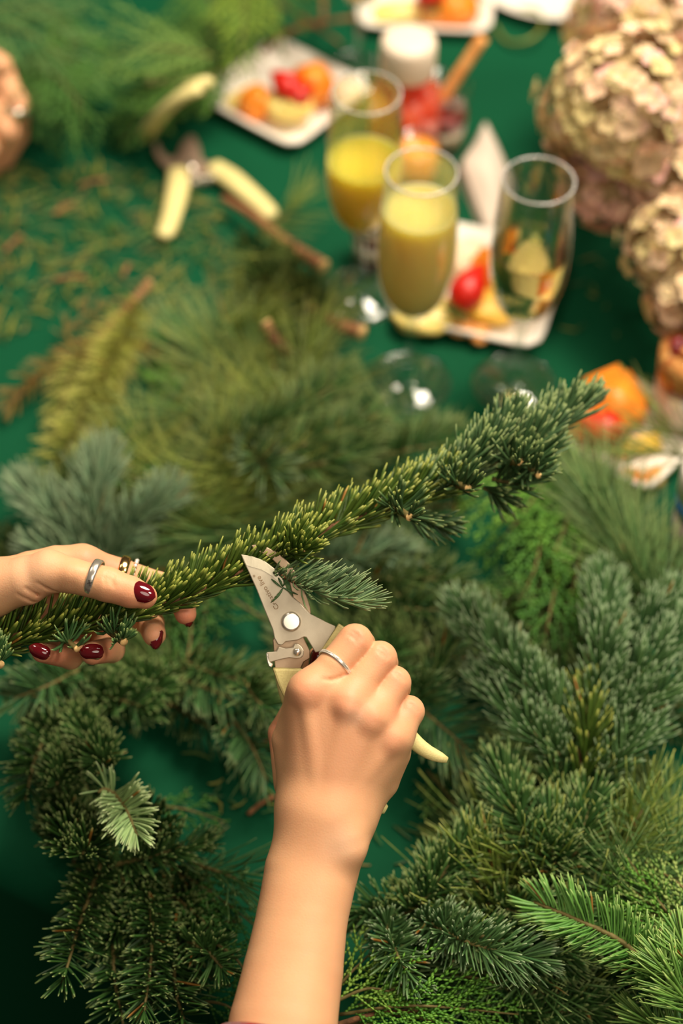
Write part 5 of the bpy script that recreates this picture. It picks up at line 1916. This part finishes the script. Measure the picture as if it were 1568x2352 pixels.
# ------------------------------------------------------------------ pruners lying on the cloth
def flat_plate(name, poly, z0, z1, m, parent):
    bm = bmesh.new()
    vs = [bm.verts.new(T(x, y, z0)) for x, y in poly]
    f = bm.faces.new(vs)
    r = bmesh.ops.extrude_face_region(bm, geom=[f])
    for v in [q for q in r['geom'] if isinstance(q, bmesh.types.BMVert)]:
        v.co.z += z1 - z0
    bmesh.ops.recalc_face_normals(bm, faces=bm.faces)
    bmesh.ops.bevel(bm, geom=bm.edges[:], offset=.0004, segments=1, affect='EDGES')
    return bmobj(name, bm, m, parent)


UPZ = np.array([0, 0, 1.0])
p2 = thing('pruning_shears', tuple(T(440, 385, 0)), 'open cream-handled pruning shears lying on the cloth in front of the fruit plate', 'pruners')
flat_plate('blade', [(400, 392), (404, 372), (414, 340), (432, 316), (446, 316), (458, 340), (464, 372), (482, 378), (500, 376), (504, 396), (480, 402), (440, 404)], .0085, .0110, M_DULLSTEEL, p2)
flat_plate('counter_blade', [(355, 332), (362, 330), (372, 352), (388, 366), (408, 362), (430, 372), (452, 384), (440, 406), (412, 404), (386, 392), (366, 374), (354, 350)], .0062, .0084, M_DULLSTEEL, p2)
lathe('pivot_bolt', [(0, .003), (.004, .003), (.0055, .001), (.0055, 0), (0, 0)], M_CHROME, p2, tuple(T(438, 384, .0110)), 24)
pruner_handle(p2, [T(408, 392, .008), T(408, 430, .0085), T(398, 480, .0085), T(386, 520, .0080), T(372, 546, .0075)], [.0085, .0098, .0090, .0080, .0075], up=UPZ)
pruner_handle(p2, [T(490, 384, .0095), T(530, 410, .0095), T(575, 448, .0090), T(608, 478, .0085), T(626, 500, .0080)], [.0088, .0100, .0094, .0086, .0076], up=UPZ)
coil('spring', T(432, 418, .008), T(492, 408, .009), .0045, 7, M_CHROME, p2, .0008)
p3 = thing('pruning_shears', tuple(T(400, 250, 0)), 'second cream-handled pruning shears half buried under the cedar, only one handle showing', 'pruners')
pruner_handle(p3, [T(462, 200, .100), T(425, 216, .092), T(385, 247, .072), T(352, 284, .044), T(334, 318, .012)], [.0080, .0092, .0092, .0090, .0082], up=UPZ)
pruner_handle(p3, [T(470, 190, .094), T(440, 196, .05), T(430, 180, .010), T(380, 180, .010), T(330, 190, .009)], [.0080, .0092, .0090, .0080], up=UPZ)
flat_plate('blade', [(455, 210), (462, 190), (490, 172), (530, 158), (540, 164), (520, 184), (486, 204)], .010, .0125, M_DULLSTEEL, p3)

# ------------------------------------------------------------------ the far person's hand at the left edge
person2 = thing('person', tuple(D(-300, 260, 1.6)), 'second person, only a ringed hand holding greenery at the upper left edge', 'person')
B2 = [chain([(-420, 60, 1.66, 110), (-220, 140, 1.66, 96), (-110, 190, 1.66, 84)]),
      [seg((-110, 190, 1.65, 60), (-6, 170, 1.65, 36))], [seg((-110, 220, 1.66, 60), (14, 232, 1.655, 36))], [seg((-110, 250, 1.67, 56), (0, 300, 1.67, 32))]]
F2 = [[seg((-6, 170, 1.65, 34), (40, 246, 1.64, 30)), seg((40, 246, 1.64, 30), (36, 310, 1.66, 27)), seg((36, 310, 1.66, 27), (8, 368, 1.67, 22))],
      [seg((-20, 250, 1.64, 34), (16, 300, 1.63, 28)), seg((16, 300, 1.63, 28), (2, 350, 1.65, 25)), seg((2, 350, 1.65, 25), (-18, 384, 1.66, 21))],
      [seg((-60, 280, 1.64, 34), (-30, 340, 1.63, 26)), seg((-30, 340, 1.63, 26), (-40, 390, 1.65, 22))],
      [seg((-100, 290, 1.66, 30), (-80, 350, 1.65, 24)), seg((-80, 350, 1.65, 24), (-80, 390, 1.66, 20))],
      [seg((-90, 160, 1.64, 40), (-40, 130, 1.62, 32)), seg((-40, 130, 1.62, 32), (0, 150, 1.61, 28))]]
far = Body(B2, F2, kb=12, kf=7)
lo, hi = bounds(far)
fa = skin('arm', far, lo, hi, 1.8, person2, [((40, 246, 1.62, 14), .4), ((10, 360, 1.65, 16), .5)])
band('ring', person2, 38, 262, 1.643, (.05, 1, .1), 13.2, 5, 1.6, M_SILVER, label='silver ring')
ns = nail(fa, 6, 372, 1.655, (-.3, 1), (.6, -.2, .7), 11, 8, m=mat('bare_nail', srgb(220, 170, 150), rough=.3), label='bare fingernail')
print('TRIS', TRIS[0])
